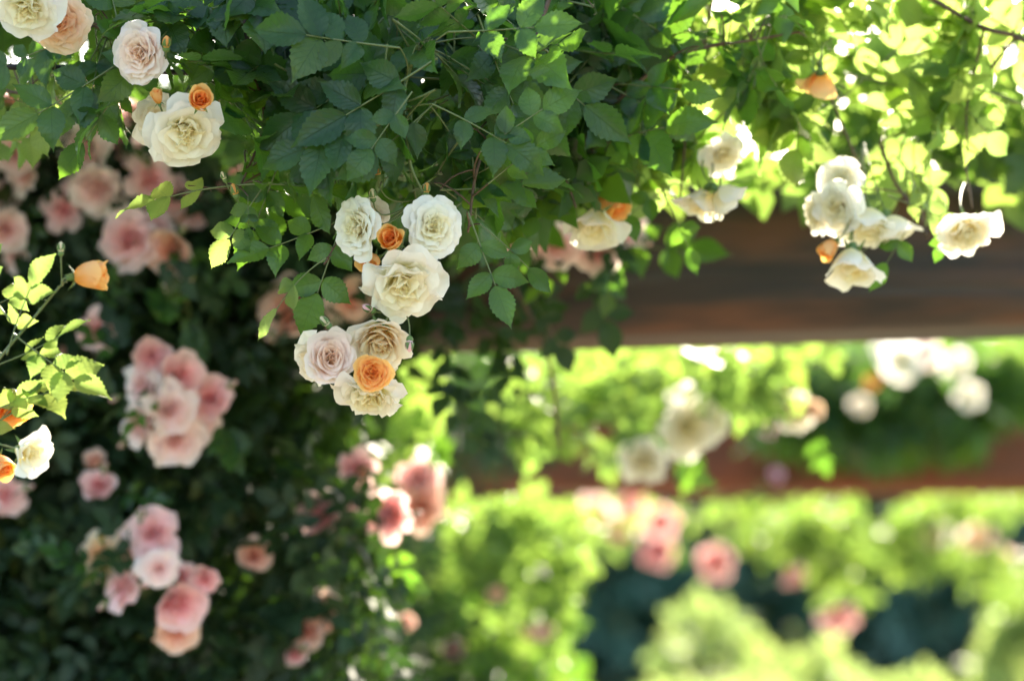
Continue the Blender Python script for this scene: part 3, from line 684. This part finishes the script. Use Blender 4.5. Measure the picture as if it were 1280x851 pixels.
fs('round white rose hanging lowest in front of the far beam', (800, 550, 6.3), [('rosette', 805, 575, 6.1, 26, AD, 'white')], grp='pale roses between the beams')
fs('small peach-tinged rose right of the cream ones between the beams', (995, 490, 6.5), [('loose', 995, 518, 6.3, 25, AD, 'white'), ('cup', 1016, 512, 6.3, 12, AR, 'peach'), ('goblet', 983, 500, 6.35, 14, AU, 'apricot')], grp='pale roses between the beams')

tf = thing('climbing_rose', 'dense shaded climbing rose lying over the far beam on the right', 'climbing rose', P(1150, 470, 10.6))
mass(tf, 'foliage', [(1010, 440), (1340, 430), (1340, 490), (1240, 530), (1220, 565), (1100, 575), (980, 560), (940, 540), (950, 500)], 10.2, 11.15, 2600, 'leaf', .10, nprefer=(0, -.7, .7), parts=120, part_kind='leaf_back')
mass(tf, 'foliage', [(960, 400), (1340, 400), (1340, 450), (1200, 460), (1040, 460)], 10.6, 12.4, 350, 'leaf_back', .14, nprefer=(.2, .75, .6), parts=60, clump=.1)
mass(tf, 'foliage', [(560, 440), (980, 440), (960, 490), (560, 520)], 10.8, 12.2, 500, 'leaf', .11, nprefer=(.2, .75, .6), parts=60, clump=.15, freq=2)
mass(tf, 'foliage', [(540, 430), (720, 430), (700, 560), (650, 590), (560, 610)], 10.2, 11.0, 200, 'leaf_dark', .11, clump=.12, freq=3)
G2 = 'white roses by the far beam'
fs('bunch of big white roses highest over the far beam', (1150, 500, 10.5), [('loose', 1128, 452, 9.9, 27, A0, 'white'), ('loose', 1156, 440, 10.0, 22, AU, 'blush'), ('loose', 1196, 455, 10.0, 19, AD, 'white'), ('loose', 1108, 440, 10.1, 18, AU, 'white')], grp=G2)
fs('single white rose right of the bunch, hanging lower over dark leaves', (1215, 520, 10.4), [('rosette', 1213, 494, 9.9, 18, A0, 'white')], grp=G2)
fs('small whitish rose with a tiny orange bloom above it', (1080, 520, 10.4), [('rosette', 1076, 506, 9.9, 14, A0, 'cream'), ('cup', 1090, 476, 9.95, 9, A0, 'apricot')], grp=G2)
fs('pair of tiny lilac-pink blooms by the far beam', (965, 560, 10.3), [('cup', 960, 536, 9.8, 9, A0, 'lilac'), ('cup', 970, 594, 9.8, 9, A0, 'lilac')], grp=G2)

tl = thing('climbing_rose', 'sunlit yellow-green rose foliage hanging beneath the far beam', 'climbing rose', P(1000, 600, 12.6))
low = [(740, 632), (1190, 622), (1185, 640), (1150, 660), (1120, 690), (1110, 740), (1040, 760), (1000, 700), (960, 690), (900, 675), (860, 650), (760, 690), (700, 640)]
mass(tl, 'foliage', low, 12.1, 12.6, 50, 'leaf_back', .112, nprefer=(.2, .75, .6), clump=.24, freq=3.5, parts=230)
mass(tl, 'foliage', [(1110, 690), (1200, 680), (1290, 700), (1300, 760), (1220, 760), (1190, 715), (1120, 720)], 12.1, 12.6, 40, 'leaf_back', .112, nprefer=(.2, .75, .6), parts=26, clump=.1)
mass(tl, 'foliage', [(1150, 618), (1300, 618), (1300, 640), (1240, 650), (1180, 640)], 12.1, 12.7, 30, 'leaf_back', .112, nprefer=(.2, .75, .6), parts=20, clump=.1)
mb = MB(); mb.tube(catmull([P(720, 590, 12.8), P(860, 640, 12.6), P(1000, 650, 12.7), P(1160, 660, 12.6), P(1300, 690, 12.4)]), .012, .004, 6); mb.tube(catmull([P(860, 620, 12.7), P(890, 670, 12.6), P(885, 700, 12.6)]), .006, .003, 6); mobj('cane', mb.mesh('cane', M['twig'], off=tl.location), tl)
tg = thing('climbing_rose', 'bright green rose thicket rising at the right of the dark bush', 'climbing rose', P(600, 1100, 8.2))
mass(tg, 'foliage', [(560, 635), (640, 620), (740, 635), (735, 690), (720, 770), (690, 800), (640, 760), (580, 730)], 7.3, 7.8, 90, 'leaf_back', .085, nprefer=(.2, .75, .6), clump=.16, freq=5, parts=150)
mass(tg, 'foliage', [(520, 700), (690, 760), (720, 860), (700, 1000), (500, 1000), (470, 780)], 7.4, 7.9, 40, 'leaf_back', .085, nprefer=(.2, .75, .6), clump=.22, freq=5, parts=70)
mass(tg, 'foliage', [(500, 640), (640, 640), (700, 740), (700, 840), (680, 1500), (480, 1500)], 7.9, 8.9, 1300, 'leaf', .10)
mass(tg, 'foliage', [(380, 540), (520, 480), (560, 640), (540, 720), (640, 830), (620, 1500), (420, 1500), (380, 800)], 7.4, 8.6, 2400, 'leaf_dark', .10, nprefer=(0, -.3, .9), templ=MTL)  # darker leaf copy puts shade on the left part of the thicket
mass(tg, 'foliage', [(400, 470), (545, 460), (550, 520), (530, 600), (430, 600), (400, 540)], 6.2, 6.7, 20, 'leaf_back', .11, nprefer=(.2, .75, .6), parts=42)
mass(tg, 'foliage', [(380, 850), (720, 820), (740, 1600), (380, 1600)], 7.4, 8.2, 900, 'leaf', .13)
mb = MB()
for k in range(5): mb.tube(catmull([P(540 + k * 20, 1500, 8.3), P(520 + k * 40, 1000, 8.3), P(480 + k * 50, 800, 8.3)]), .010, .003, 6)
mobj('cane', mb.mesh('cane', M['twig'], off=tg.location), tg)
G3 = 'pink roses under the far beam'
fs('trio of pale pink roses with a dim lilac one directly beneath the far beam', (780, 620, 12.5), [('loose', 745, 637, 12.1, 25, AD, 'pale_pink'), ('rosette', 790, 630, 12.1, 18, AR, 'pink'), ('rosette', 780, 658, 12.3, 26, AD, 'lilac')], grp=G3)
fs('two pink roses one above the other, the lower lilac', (825, 640, 12.4), [('rosette', 826, 652, 12.0, 23, A0, 'pink'), ('rosette', 822, 687, 12.2, 25, AD, 'lilac')], grp=G3)
fs('pink rose hanging right of the stacked pair over dark trees', (890, 680, 12.4), [('rosette', 894, 702, 12.0, 23, AD, 'pink')], grp=G3)
fs('small pink rose at the foot of the sunlit leaves', (995, 690, 12.4), [('rosette', 993, 720, 12.0, 17, AD, 'pink')], grp=G3)
fs('rose-pink bloom hanging lowest under the sunlit leaves', (1050, 735, 12.4), [('rosette', 1049, 773, 12.0, 26, AD, 'pink')], grp=G3)
fs('large bluish white rose with a fainter one to its right under the far beam', (1190, 640, 12.8), [('loose', 1163, 668, 12.4, 28, AD, 'white'), ('loose', 1220, 672, 12.5, 23, AD, 'blush'), ('cup', 1256, 696, 12.5, 12, A0, 'blush'), ('loose', 1244, 613, 12.4, 14, A0, 'white')], grp=G3)
fs('faint pink blooms deep in the green thicket', (670, 760, 7.9), [('rosette', 680, 788, 7.4, 14, A0, 'pink'), ('rosette', 565, 810, 7.5, 16, A0, 'lilac'), ('rosette', 620, 742, 7.4, 12, A0, 'salmon'), ('rosette', 660, 790, 7.4, 10, A0, 'peach')], grp=G3)

# ================================================================== FAR SHRUBS AND TREES
def crown(parent, c, rx, ry, rz, n, kind, size, cone=0, name='crown', down=.2, pref=(0, -.2, .9)):
    pts = []; D = []; Q = []; S = []
    while len(pts) < n:
        v = rvec(); rad = rng.uniform(.55, 1.0); z = v.z
        k = 1 - cone * (z * rad * .5 + .5)
        p = Vector((c[0] + v.x * rx * rad * k, c[1] + v.y * ry * rad * k, c[2] + z * rz * rad))
        if noise.noise(p * (1.9 / max(rx, .5))) * 1.3 + noise.noise(p * (5 / max(rx, .5))) * .6 < rad - .98: continue
        pts.append(p); D.append((v + rvec() * .8 + Vector((0, 0, -down))).normalized()); Q.append((Vector(pref) + rvec() * .9).normalized()); S.append(size * rng.uniform(.7, 1.2))
    leaf_mass(name, pts, D, Q, S, kind, parent, MTL, off=parent.location)
def tree(label, x, y, h, rx, kind, n, size, name, cat, cone=.8, z0=.15, grp=None):
    t = thing(name, label, cat, (x, y, 0), grp)
    mb = MB(); mb.tube(catmull([(0, 0, 0), (.1, .05, h * .35), (0, 0, h * .85)]), .035 * h, .008 * h, 8)
    for k in range(9):
        a = k * 2.4; z = h * (.15 + .07 * k); ln = rx * .75 * (1 - cone * .08 * k)
        mb.tube([(0, 0, z), (ln * .5 * math.cos(a), ln * .5 * math.sin(a), z + .15 * ln), (ln * math.cos(a), ln * math.sin(a), z + .22 * ln)], .012 * h * .6, .003 * h, 5)
    mobj('trunk', mb.mesh('trunk', M['bark']), t)
    crown(t, (x, y, h * (.5 + z0 / 2)), rx, rx, h * (.5 - z0 / 2), n, kind, size, cone)
    return t
GT = 'dark trees far behind the pergola'
tree('dark blue-green tree far off, seen between the green thicket and the pale shrub', 1.1, 40, 5.2, 2.6, 'conifer', 2600, .55, 'dark_tree', 'tree', .25, .0, GT)
tree('dark blue-green tree far off beneath the hanging pink rose', 4.6, 41, 5.4, 2.7, 'conifer', 2600, .55, 'dark_tree', 'tree', .3, .0, GT)
tree('dark tree far off at the right edge above the pale green bush', 8.3, 40, 5.3, 2.8, 'conifer', 2600, .55, 'dark_tree', 'tree', .3, .0, GT)
tree('dark tree far off just above the bottom of the green thicket', -2.6, 42, 5.5, 3.0, 'conifer', 2600, .55, 'dark_tree', 'tree', .3, .0, GT)
tree('dark distant tree behind the bush of pink roses', -7.8, 42, 5.6, 3.4, 'conifer', 2000, .6, 'dark_tree', 'tree', .3, .0, GT)
hedge = thing('hedge', 'long dim hedge closing the garden behind the far trees', 'hedge', (0, 47, 0))
pts = [Vector((rng.uniform(-16, 16), rng.uniform(45.5, 48), rng.uniform(0, 4.2))) for _ in range(5200)]
leaf_mass('foliage', pts, [rvec() for _ in pts], [(Vector((0, -.5, .8)) + rvec() * .8) for _ in pts], [.62 * rng.uniform(.7, 1.2) for _ in pts], 'conifer', hedge, MTL, off=hedge.location)
def shrub(label, x, y, h, r, n):
    t = thing('pale_shrub', label, 'shrub', (x, y, 0), 'pale green shrubs beyond the pergola')
    mb = MB()
    for k in range(6):
        a = k * 1.05; mb.tube([(0, 0, 0), (.3 * r * math.cos(a), .3 * r * math.sin(a), h * .4), (.6 * r * math.cos(a), .6 * r * math.sin(a), h * .8)], .03, .008, 5)
    mobj('stem', mb.mesh('stem', M['bark']), t)
    crown(t, (x, y, h * .5), r, r, h * .52, n, 'shrub', .17, .25, 'crown', pref=(.1, .6, .8))
shrub('pale green shrub with a pointed top at the bottom, left of the hanging rose', 1.38, 20, 1.50, .34, 420)
shrub('wide low yellow-green shrub at the bottom edge, left part', 1.12, 18.5, .86, .5, 900)
shrub('tall soft green shrub at the bottom right of the pointed one', 2.05, 19.5, 1.12, .62, 700)
shrub('pale green shrub at the bottom right corner', 3.85, 20, 1.62, .68, 1200)
shrub('low yellow-green shrub filling the bottom edge in front of the tall soft one', 1.62, 18, .92, .6, 900)
shrub('soft green shrub between the corner and the middle, lowest one', 2.95, 21, .85, .6, 800)

# ================================================================== THE NEAR BRANCHES (in and near focus)
LIT_L = [([(-120, 220), (220, 220), (220, 680), (-120, 680)], 3.33), ([(170, 190), (400, 205), (410, 430), (260, 440)], 3.5), ([(350, 430), (430, 430), (530, 480), (530, 540), (350, 540)], 3.43), ([(-60, 90), (320, 90), (320, 340), (-60, 340)], 4.65)]
LIT_R = [([(700, -900), (1700, -900), (1700, 900), (700, 900)], 4.0), ([(690, -900), (1700, -900), (1700, 900), (690, 900)], 4.85), ([(-60, -60), (150, 60), (150, 150), (-60, 150)], 3.5)]
def open_to_sun(p, polys):
    """True where foliage would not shade what the photograph shows in the sun"""
    for pl, dd in polys:
        if p.y <= dd + .05: continue
        q = p - SUND * ((p.y - dd) / SUND.y); v = q - Vector((0, 0, CAMZ)); dep = v.dot(FWD)
        if inpoly(640 + q.x / dep * F, 425.5 - v.dot(UP) / dep * F, pl): return False
    return True
def shade_ok(p): return open_to_sun(p, LIT_L + LIT_R)
def shade_left(p): return open_to_sun(p, LIT_L)
shade_canopy = thing('climbing_rose', 'thick rose foliage piled on the pergola roof above the white roses', 'climbing rose', (-.8, 4.6, 2.4))  # added unseen foliage, put here to shade the central roses, gapped for sun
pts = []
while len(pts) < 3000:
    p = Vector((rng.uniform(-2.0, .5), rng.uniform(3.75, 5.6), rng.uniform(2.38, 3.2)))
    if p.z < 1.6 + .215 * p.y: continue
    if not shade_ok(p): continue
    pts.append(p)
leaf_mass('foliage', pts, [rvec() - Vector((0, 0, .3)) for _ in pts], [(Vector((0, -.2, .8)) + rvec() * .8) for _ in pts], [.12 * rng.uniform(.8, 1.2) for _ in pts], 'leaf', shade_canopy, MT, off=shade_canopy.location)

# black iron rail the roses are trained on
rail = thing('training_rail', 'thin black iron rail running behind the top left roses', 'rail', P(-30, 84, 3.62))
mb = MB(); mb.tube([P(-60, 82, 3.62), P(100, 86, 3.64), P(260, 92, 3.66), P(470, 99, 3.68)], .0042, None, 10); mobj('bar', mb.mesh('bar', M['metal'], off=rail.location), rail)
mb = MB(); mb.tube([P(372, 96, 3.67), P(372, 60, 3.67), P(371, -40, 3.68)], .003, None, 8); mobj('hanger', mb.mesh('hanger', M['metal'], off=rail.location), rail)

U_ = (0, -.75, .55)
branch('leafy branch between the cream roses and the iron rail, top left', [(-20, -30, 3.6), (90, 20, 3.58), (200, 60, 3.55), (300, 40, 3.6)],
       [(60, -20), (330, -20), (330, 110), (285, 120), (240, 95), (215, 70), (150, 120), (120, 125), (60, 100), (30, 60)], 3.48, 3.62, 28, kind='leaf', size=.112, keep=shade_left,
       hero=[(150, 78, 3.52, 215, .1, 120, 2, 'leaf', (0, .3, 1)), (165, 90, 3.5, 235, .15, 105, 5, 'leaf', (.2, .2, 1)), (60, 60, 3.5, 200, 0, 70, 0, 'leaf', (0, .4, 1))])
branch('sunlit yellow-green leaves at the left edge under the rail', [(-60, 60, 3.75), (0, 110, 3.75), (60, 120, 3.72)], [(-40, 95), (70, 100), (110, 130), (60, 160), (-40, 175)], 3.7, 3.85, 12, kind='leaf_young', size=.085)
branch('leafy branch above the large open white rose', [(300, -40, 3.6), (310, 60, 3.58), (330, 150, 3.6), (300, 235, 3.56)],
       [(270, -20), (430, -20), (470, 200), (410, 260), (360, 250), (320, 215), (290, 200), (285, 130)], 3.46, 3.7, 38, kind='leaf', size=.112, keep=shade_left)
branch('glowing leaf spray below the open white rose', [(400, 190, 3.6), (330, 215, 3.56), (290, 235, 3.54), (235, 232, 3.53)], None, 0, 0, 0, kind='leaf_young', size=.1, r=.0016,
       hero=[(292, 232, 3.52, 185, .0, 100, 0, 'leaf_young', (0, .8, .6)), (330, 232, 3.5, 235, .05, 80, 3, 'leaf_young', (.1, .7, .7)), (350, 200, 3.55, 250, .1, 95, 2, 'leaf', (.2, .4, 1)), (310, 245, 3.48, 270, .1, 38, 5, 'leaf', (0, .3, 1))])
branch('three-leafleted leaf reaching down left from the white cluster', [(470, 240, 3.55), (430, 290, 3.5), (405, 330, 3.46)], None, 0, 0, 0, kind='leaf_young', r=.0018,
       hero=[(408, 322, 3.45, 213, .0, 88, 5, 'leaf_young', (-.2, .8, .8)), (432, 268, 3.5, 250, .2, 105, 3, 'leaf', (-.1, .3, 1)), (425, 275, 3.52, 205, .1, 95, 2, 'leaf', (-.3, .5, 1))])
branch('central leafy branch with bluish leaves facing the viewer', [(560, -40, 3.6), (520, 60, 3.5), (505, 120, 3.46), (512, 200, 3.46), (528, 240, 3.47)],
       [(380, -20), (650, -20), (660, 180), (640, 250), (590, 260), (560, 240), (500, 220), (430, 235), (385, 200), (370, 80)], 3.42, 3.68, 50, kind='leaf', size=.114, jit=.75, keep=shade_left, nprefer=(0, -.85, .5),
       hero=[(505, 150, 3.42, 190, .25, 125, 1, 'leaf', (0, .5, 1)), (500, 60, 3.42, 175, .2, 120, 4, 'leaf', (0, .4, 1)), (560, 40, 3.42, 0, .15, 110, 2, 'leaf', (0, .3, 1)), (515, 115, 3.40, 235, .3, 90, 3, 'leaf', (.1, .4, 1)), (540, 130, 3.42, -25, .2, 105, 0, 'leaf', (.1, .5, 1))], cmat='stem')
branch('dark leafy branch right of the twin white roses', [(700, -40, 3.65), (650, 100, 3.6), (600, 200, 3.52), (585, 290, 3.5)],
       [(600, -20), (700, -20), (720, 180), (660, 255), (610, 285), (585, 260), (600, 150)], 3.5, 3.7, 22, kind='leaf', size=.115, keep=shade_left, nprefer=(0, -.85, .4),
       hero=[(585, 265, 3.45, 290, .1, 100, 2, 'leaf', (0, .25, 1)), (600, 280, 3.46, -38, .1, 80, 5, 'leaf', (0, .3, 1)), (610, 230, 3.44, 40, .2, 75, 0, 'leaf', (-.3, .2, 1)), (600, 190, 3.42, 35, .2, 95, 3, 'leaf', (0, .3, 1))],
       back=[('foliage', [(300, -80), (760, -80), (770, 120), (745, 215), (690, 245), (640, 280), (560, 250), (400, 235), (300, 190)], 3.8, 4.5, 1300, 'leaf', .10, dict(clump=0, freq=5, keep=shade_left))])
branch('shadowy leafy branch in the middle of the top, right of the bluish one', [(780, -40, 3.9), (740, 80, 3.85), (700, 180, 3.8), (720, 260, 3.8)],
       [(680, -20), (800, -20), (830, 60), (850, 150), (800, 210), (820, 240), (760, 210), (700, 230), (650, 260), (630, 240), (700, 150)], 3.7, 3.95, 34, kind='leaf', size=.12, jit=.7,
       back=[('foliage', [(680, -60), (860, -60), (860, 100), (840, 200), (790, 240), (700, 240), (660, 200)], 4.0, 4.3, 90, 'leaf_back', .11, dict(clump=.1, freq=5))])
branch('thin arching branch with dark leaves against the bright top right foliage', [(745, 150, 3.85), (790, 110, 3.83), (830, 78, 3.82), (870, 62, 3.82), (930, 52, 3.84), (1000, 40, 3.86)],
       [(800, 40), (960, 20), (1060, 10), (1040, 60), (900, 130), (860, 110)], 3.8, 3.9, 12, kind='leaf', size=.085, down=.8)
NL = (.2, .75, .5)
branch('lit leafy branch above the twin white roses on the beam', [(900, -60, 4.1), (880, 60, 4.1), (860, 150, 4.05), (850, 250, 4.0)],
       [(790, -20), (1010, -20), (1000, 170), (960, 180), (930, 140), (880, 160), (845, 210), (800, 190), (790, 100)], 4.03, 4.10, 24, kind='leaf_young', size=.125, nprefer=NL, jit=.5, clump=.04,
       hero=[(830, 245, 3.98, 300, .1, 70, 5, 'leaf', (0, .5, 1)), (840, 230, 3.98, 215, .1, 80, 3, 'leaf', (0, .4, 1))])
branch('bright translucent leafy branch around the small orange rose', [(1030, -60, 4.2), (1020, 60, 4.15), (1050, 150, 4.1), (1080, 220, 4.05)],
       [(960, -20), (1150, -20), (1160, 160), (1130, 180), (1060, 150), (1040, 170), (960, 170), (940, 140)], 4.03, 4.10, 21, kind='leaf_young', size=.125, nprefer=NL, jit=.5, clump=.06)
branch('bright leafy branch at the right edge under the dark twig', [(1290, 20, 4.1), (1230, 100, 4.08), (1205, 170, 4.05), (1215, 260, 4.02)],
       [(1130, -20), (1320, -20), (1320, 180), (1270, 210), (1200, 170), (1150, 190), (1120, 170)], 4.0, 4.08, 21, kind='leaf_young', size=.125, nprefer=NL, jit=.5, clump=.06)
tw = thing('bare_twig', 'dark brown arching twig crossing the top right corner', 'twig', P(1150, -20, 4.0))
mb = MB(); mb.tube(catmull([P(1130, -25, 4.0), P(1180, 8, 4.0), P(1230, 35, 3.98), P(1270, 46, 3.97), P(1310, 70, 3.96)]), .0038, .003, 8); mb.tube([P(1262, 44, 3.97), P(1272, 34, 3.96)], .002, .0006, 5); mb.tube(catmull([P(1230, 35, 3.98), P(1218, 90, 4.0), P(1208, 140, 4.0), P(1210, 190, 4.0)]), .0022, .0012, 6)
mobj('cane', mb.mesh('cane', M['twig'], off=tw.location), tw)
bk = thing('climbing_rose', 'out-of-focus glowing foliage on top of the near beam at the right', 'climbing rose', P(1000, 150, 5.0))
mass(bk, 'foliage', [(700, 40), (1380, 40), (1380, 150), (1380, 215), (1260, 212), (1120, 205), (960, 210), (860, 200), (720, 215)], 4.76, 4.9, 30, 'leaf_back', .12, nprefer=(.2, .8, .5), jit=.45, clump=.05, freq=4, parts=130)

# left sprig in the sun
branch('sunlit sprig with yellow-green leaves reaching in from the left edge', [(-60, 540, 3.36), (-10, 460, 3.34), (40, 400, 3.33), (75, 358, 3.32), (98, 340, 3.31)], None, 0, 0, 0, kind='leaf_young', r=.0022, cmat='stem', group='sprigs at the left edge',
       hero=[(20, 420, 3.32, -38, .1, 93, 4, 'leaf_young', (.1, .8, .8)), (0, 455, 3.33, 20, .1, 81, 2, 'leaf_young', (0, .9, .5)), (10, 440, 3.33, 75, .1, 86, 0, 'leaf_young', (-.3, .7, .6)), (-20, 520, 3.34, 30, .1, 95, 1, 'leaf_young', (0, .9, .5)), (-30, 560, 3.35, 50, .1, 78, 3, 'leaf_young', (.2, .7, .7)), (-10, 370, 3.34, 100, .0, 60, 0, 'leaf_young', (.2, .6, .9)), (-40, 400, 3.35, 30, .0, 69, 3, 'leaf_young', (0, .8, .8))])
spray('half-open apricot rose and a green bud on the left sunlit sprig', (78, 357, 3.32),
      [('goblet', 121, 343, 3.30, 23, (1, .1, .15), 'apricot')], [(76, 312, 3.3, 7.5, (0, 1, .1), 'cream')], group='sprigs at the left edge')
spray('sunlit white rose with yellow blooms behind it at the left edge', (-30, 545, 3.36),
      [('bell', 40, 566, 3.32, 34, (.75, -.15, .6), 'white'), ('goblet', 5, 585, 3.36, 17, (.5, -.6, .6), 'apricot', 'deep yellow apricot rose'), ('cup', 12, 512, 3.38, 24, (.4, -.5, .6), 'apricot', 'yellow-orange rose in the leaves'), ('goblet', 74, 492, 3.36, 9, (.8, .2, .3), 'blush')], group='sprigs at the left edge')

# ------------------------------------------------------------------ the in-focus rose sprays
spray('white rose and peach rose side by side in the top left corner', (70, -30, 3.5),
      [('loose', 33, 12, 3.42, 44, (-.1, -.7, .8), 'white', 'white rose'), ('rosette', 76, 30, 3.48, 38, (.15, -.35, 1), 'peach', 'peach rose')])
spray('pale blush rose with a small red bud, by the iron rail', (205, 30, 3.53),
      [('rosette', 173, 66, 3.44, 37, (-.45, -.1, 1), 'blush')], [(208, 56, 3.42, 9, (.1, .9, .5), 'apricot')])
spray('large open white rose with a small orange rose on its upper right', (236, 108, 3.54),
      [('loose', 234, 168, 3.44, 48, (.25, -.65, .85), 'white', 'large open white rose'), ('loose', 194, 148, 3.52, 33, (-.5, .1, 1), 'cream'), ('goblet', 251, 124, 3.38, 19, (.15, .15, 1), 'apricot', 'small half-open orange rose'), ('goblet', 196, 118, 3.44, 10, (-.2, .9, .5), 'apricot')])
spray('small orange bud on a leafy stalk below the orange rose', (310, 262, 3.54), [], [(294, 240, 3.5, 8.5, (-.3, 1, .3), 'apricot'), (280, 222, 3.5, 6, (-.4, 1, .2), 'cream')])
spray('upper central cluster of three white roses and two apricot ones', (520, 250, 3.56),
      [('rosette', 443, 284, 3.44, 37, (-.8, -.05, .8), 'white', 'round white rose facing left'), ('rosette', 543, 284, 3.42, 37, (.4, .0, 1), 'white', 'round white rose with yellow-tinted heart'), ('loose', 504, 360, 3.42, 51, (.15, -.75, .85), 'white', 'open white rose with spread outer petals'), ('goblet', 488, 297, 3.40, 21, (-.1, .15, 1), 'apricot', 'half-open apricot rose'), ('goblet', 461, 328, 3.47, 15, (-.5, -.3, .8), 'apricot', 'smaller apricot rose partly hidden'), ('cup', 465, 268, 3.50, 20, (.2, .6, .8), 'cream')],
      [(472, 216, 3.46, 8, (-.1, 1, .2), 'apricot'), (533, 238, 3.45, 7.5, (.1, 1, .3), 'apricot'), (466, 245, 3.45, 7.5, (-.1, 1, .4), 'cream'), (462, 386, 3.44, 8, (-.8, .4, .4), 'pink')], cane=[(515, 120, 3.52), (512, 200, 3.52), (520, 250, 3.56)])
spray('lower central cluster of cream roses around one orange rose', (500, 395, 3.52),
      [('cup', 413, 446, 3.41, 31, (.15, .1, 1), 'blush', 'pale cream rose facing the viewer'), ('loose', 392, 452, 3.46, 33, (-.6, -.35, .8), 'cream', 'cream rose with sunlit rim'), ('cup', 475, 428, 3.44, 39, (-.05, -.6, .9), 'cream', 'cream rose with yellow inside'), ('cup', 466, 466, 3.37, 23, (.1, .05, 1), 'apricot', 'orange rose with tight heart'), ('loose', 460, 497, 3.42, 45, (-.1, -.8, .45), 'white', 'white rose facing down with long petals')],
      [(408, 404, 3.43, 8.5, (-.7, .8, .2), 'cream'), (512, 429, 3.42, 8.5, (0, -1, .3), 'pink')])

# ------------------------------------------------------------------ right-hand roses against the light
G4 = 'white roses hanging against the near beam'
spray('glowing white rose facing down with an orange one above, left end of the beam', (765, 200, 4.05),
      [('bell', 744, 285, 3.9, 42, (-.05, -.85, .45), 'white'), ('goblet', 768, 258, 3.95, 22, (.3, -.5, .4), 'apricot'), ('bell', 775, 268, 3.98, 22, (.7, -.4, .3), 'white')], group=G4)
spray('pair of cream white roses hanging over the top edge of the beam', (885, 190, 4.1),
      [('bell', 908, 250, 3.94, 32, (.6, -.6, -.1), 'white'), ('bell', 876, 256, 3.96, 32, (-.3, -.7, .2), 'white'), ('loose', 905, 195, 4.02, 28, (.3, -.4, .6), 'white')], group=G4)
spray('small orange rose with rounded petals among the brightest leaves', (1030, 50, 4.1),
      [('bell', 1025, 104, 3.93, 26, (.05, -.75, -.6), 'apricot')])
spray('big drooping cluster of white roses with one orange bud', (1080, 180, 4.12),
      [('bell', 1067, 336, 3.92, 40, (0, -.9, .35), 'white', 'white rose facing down at the bottom'), ('loose', 1045, 262, 3.96, 34, (-.5, -.2, .6), 'white'), ('bell', 1085, 285, 3.97, 40, (.0, -.6, .3), 'white'), ('bell', 1118, 290, 3.98, 34, (.3, -.7, .1), 'white'), ('goblet', 1033, 313, 3.92, 14, (-.6, -.5, .3), 'apricot', 'small orange bud'), ('loose', 1050, 225, 4.02, 28, (-.3, .2, .8), 'white'), ('loose', 1018, 268, 4.00, 26, (-.8, -.2, .3), 'white')], group=G4)
spray('separate white rose hanging at the right end of the beam', (1205, 230, 4.08),
      [('loose', 1210, 293, 3.92, 38, (.1, -.6, .5), 'white')], group=G4)
branch('bright leaves hanging among the drooping white cluster', [(1100, 180, 4.1), (1120, 230, 4.05), (1150, 270, 4.02), (1160, 300, 4.0)], [(1010, 205), (1120, 200), (1200, 220), (1190, 240), (1110, 230), (1050, 220)], 4.1, 4.2, 5, kind='leaf_young', size=.09, nprefer=(0, -.6, .7),
       hero=[(1150, 262, 3.97, 235, .2, 75, 5, 'leaf', (0, .4, 1)), (1110, 245, 3.97, -20, .15, 70, 3, 'leaf_young', (0, .6, .9)), (1190, 270, 3.96, 250, .2, 40, 0, 'leaf', (0, .5, 1)), (1055, 240, 3.97, 280, .2, 40, 5, 'leaf', (0, .4, 1))])
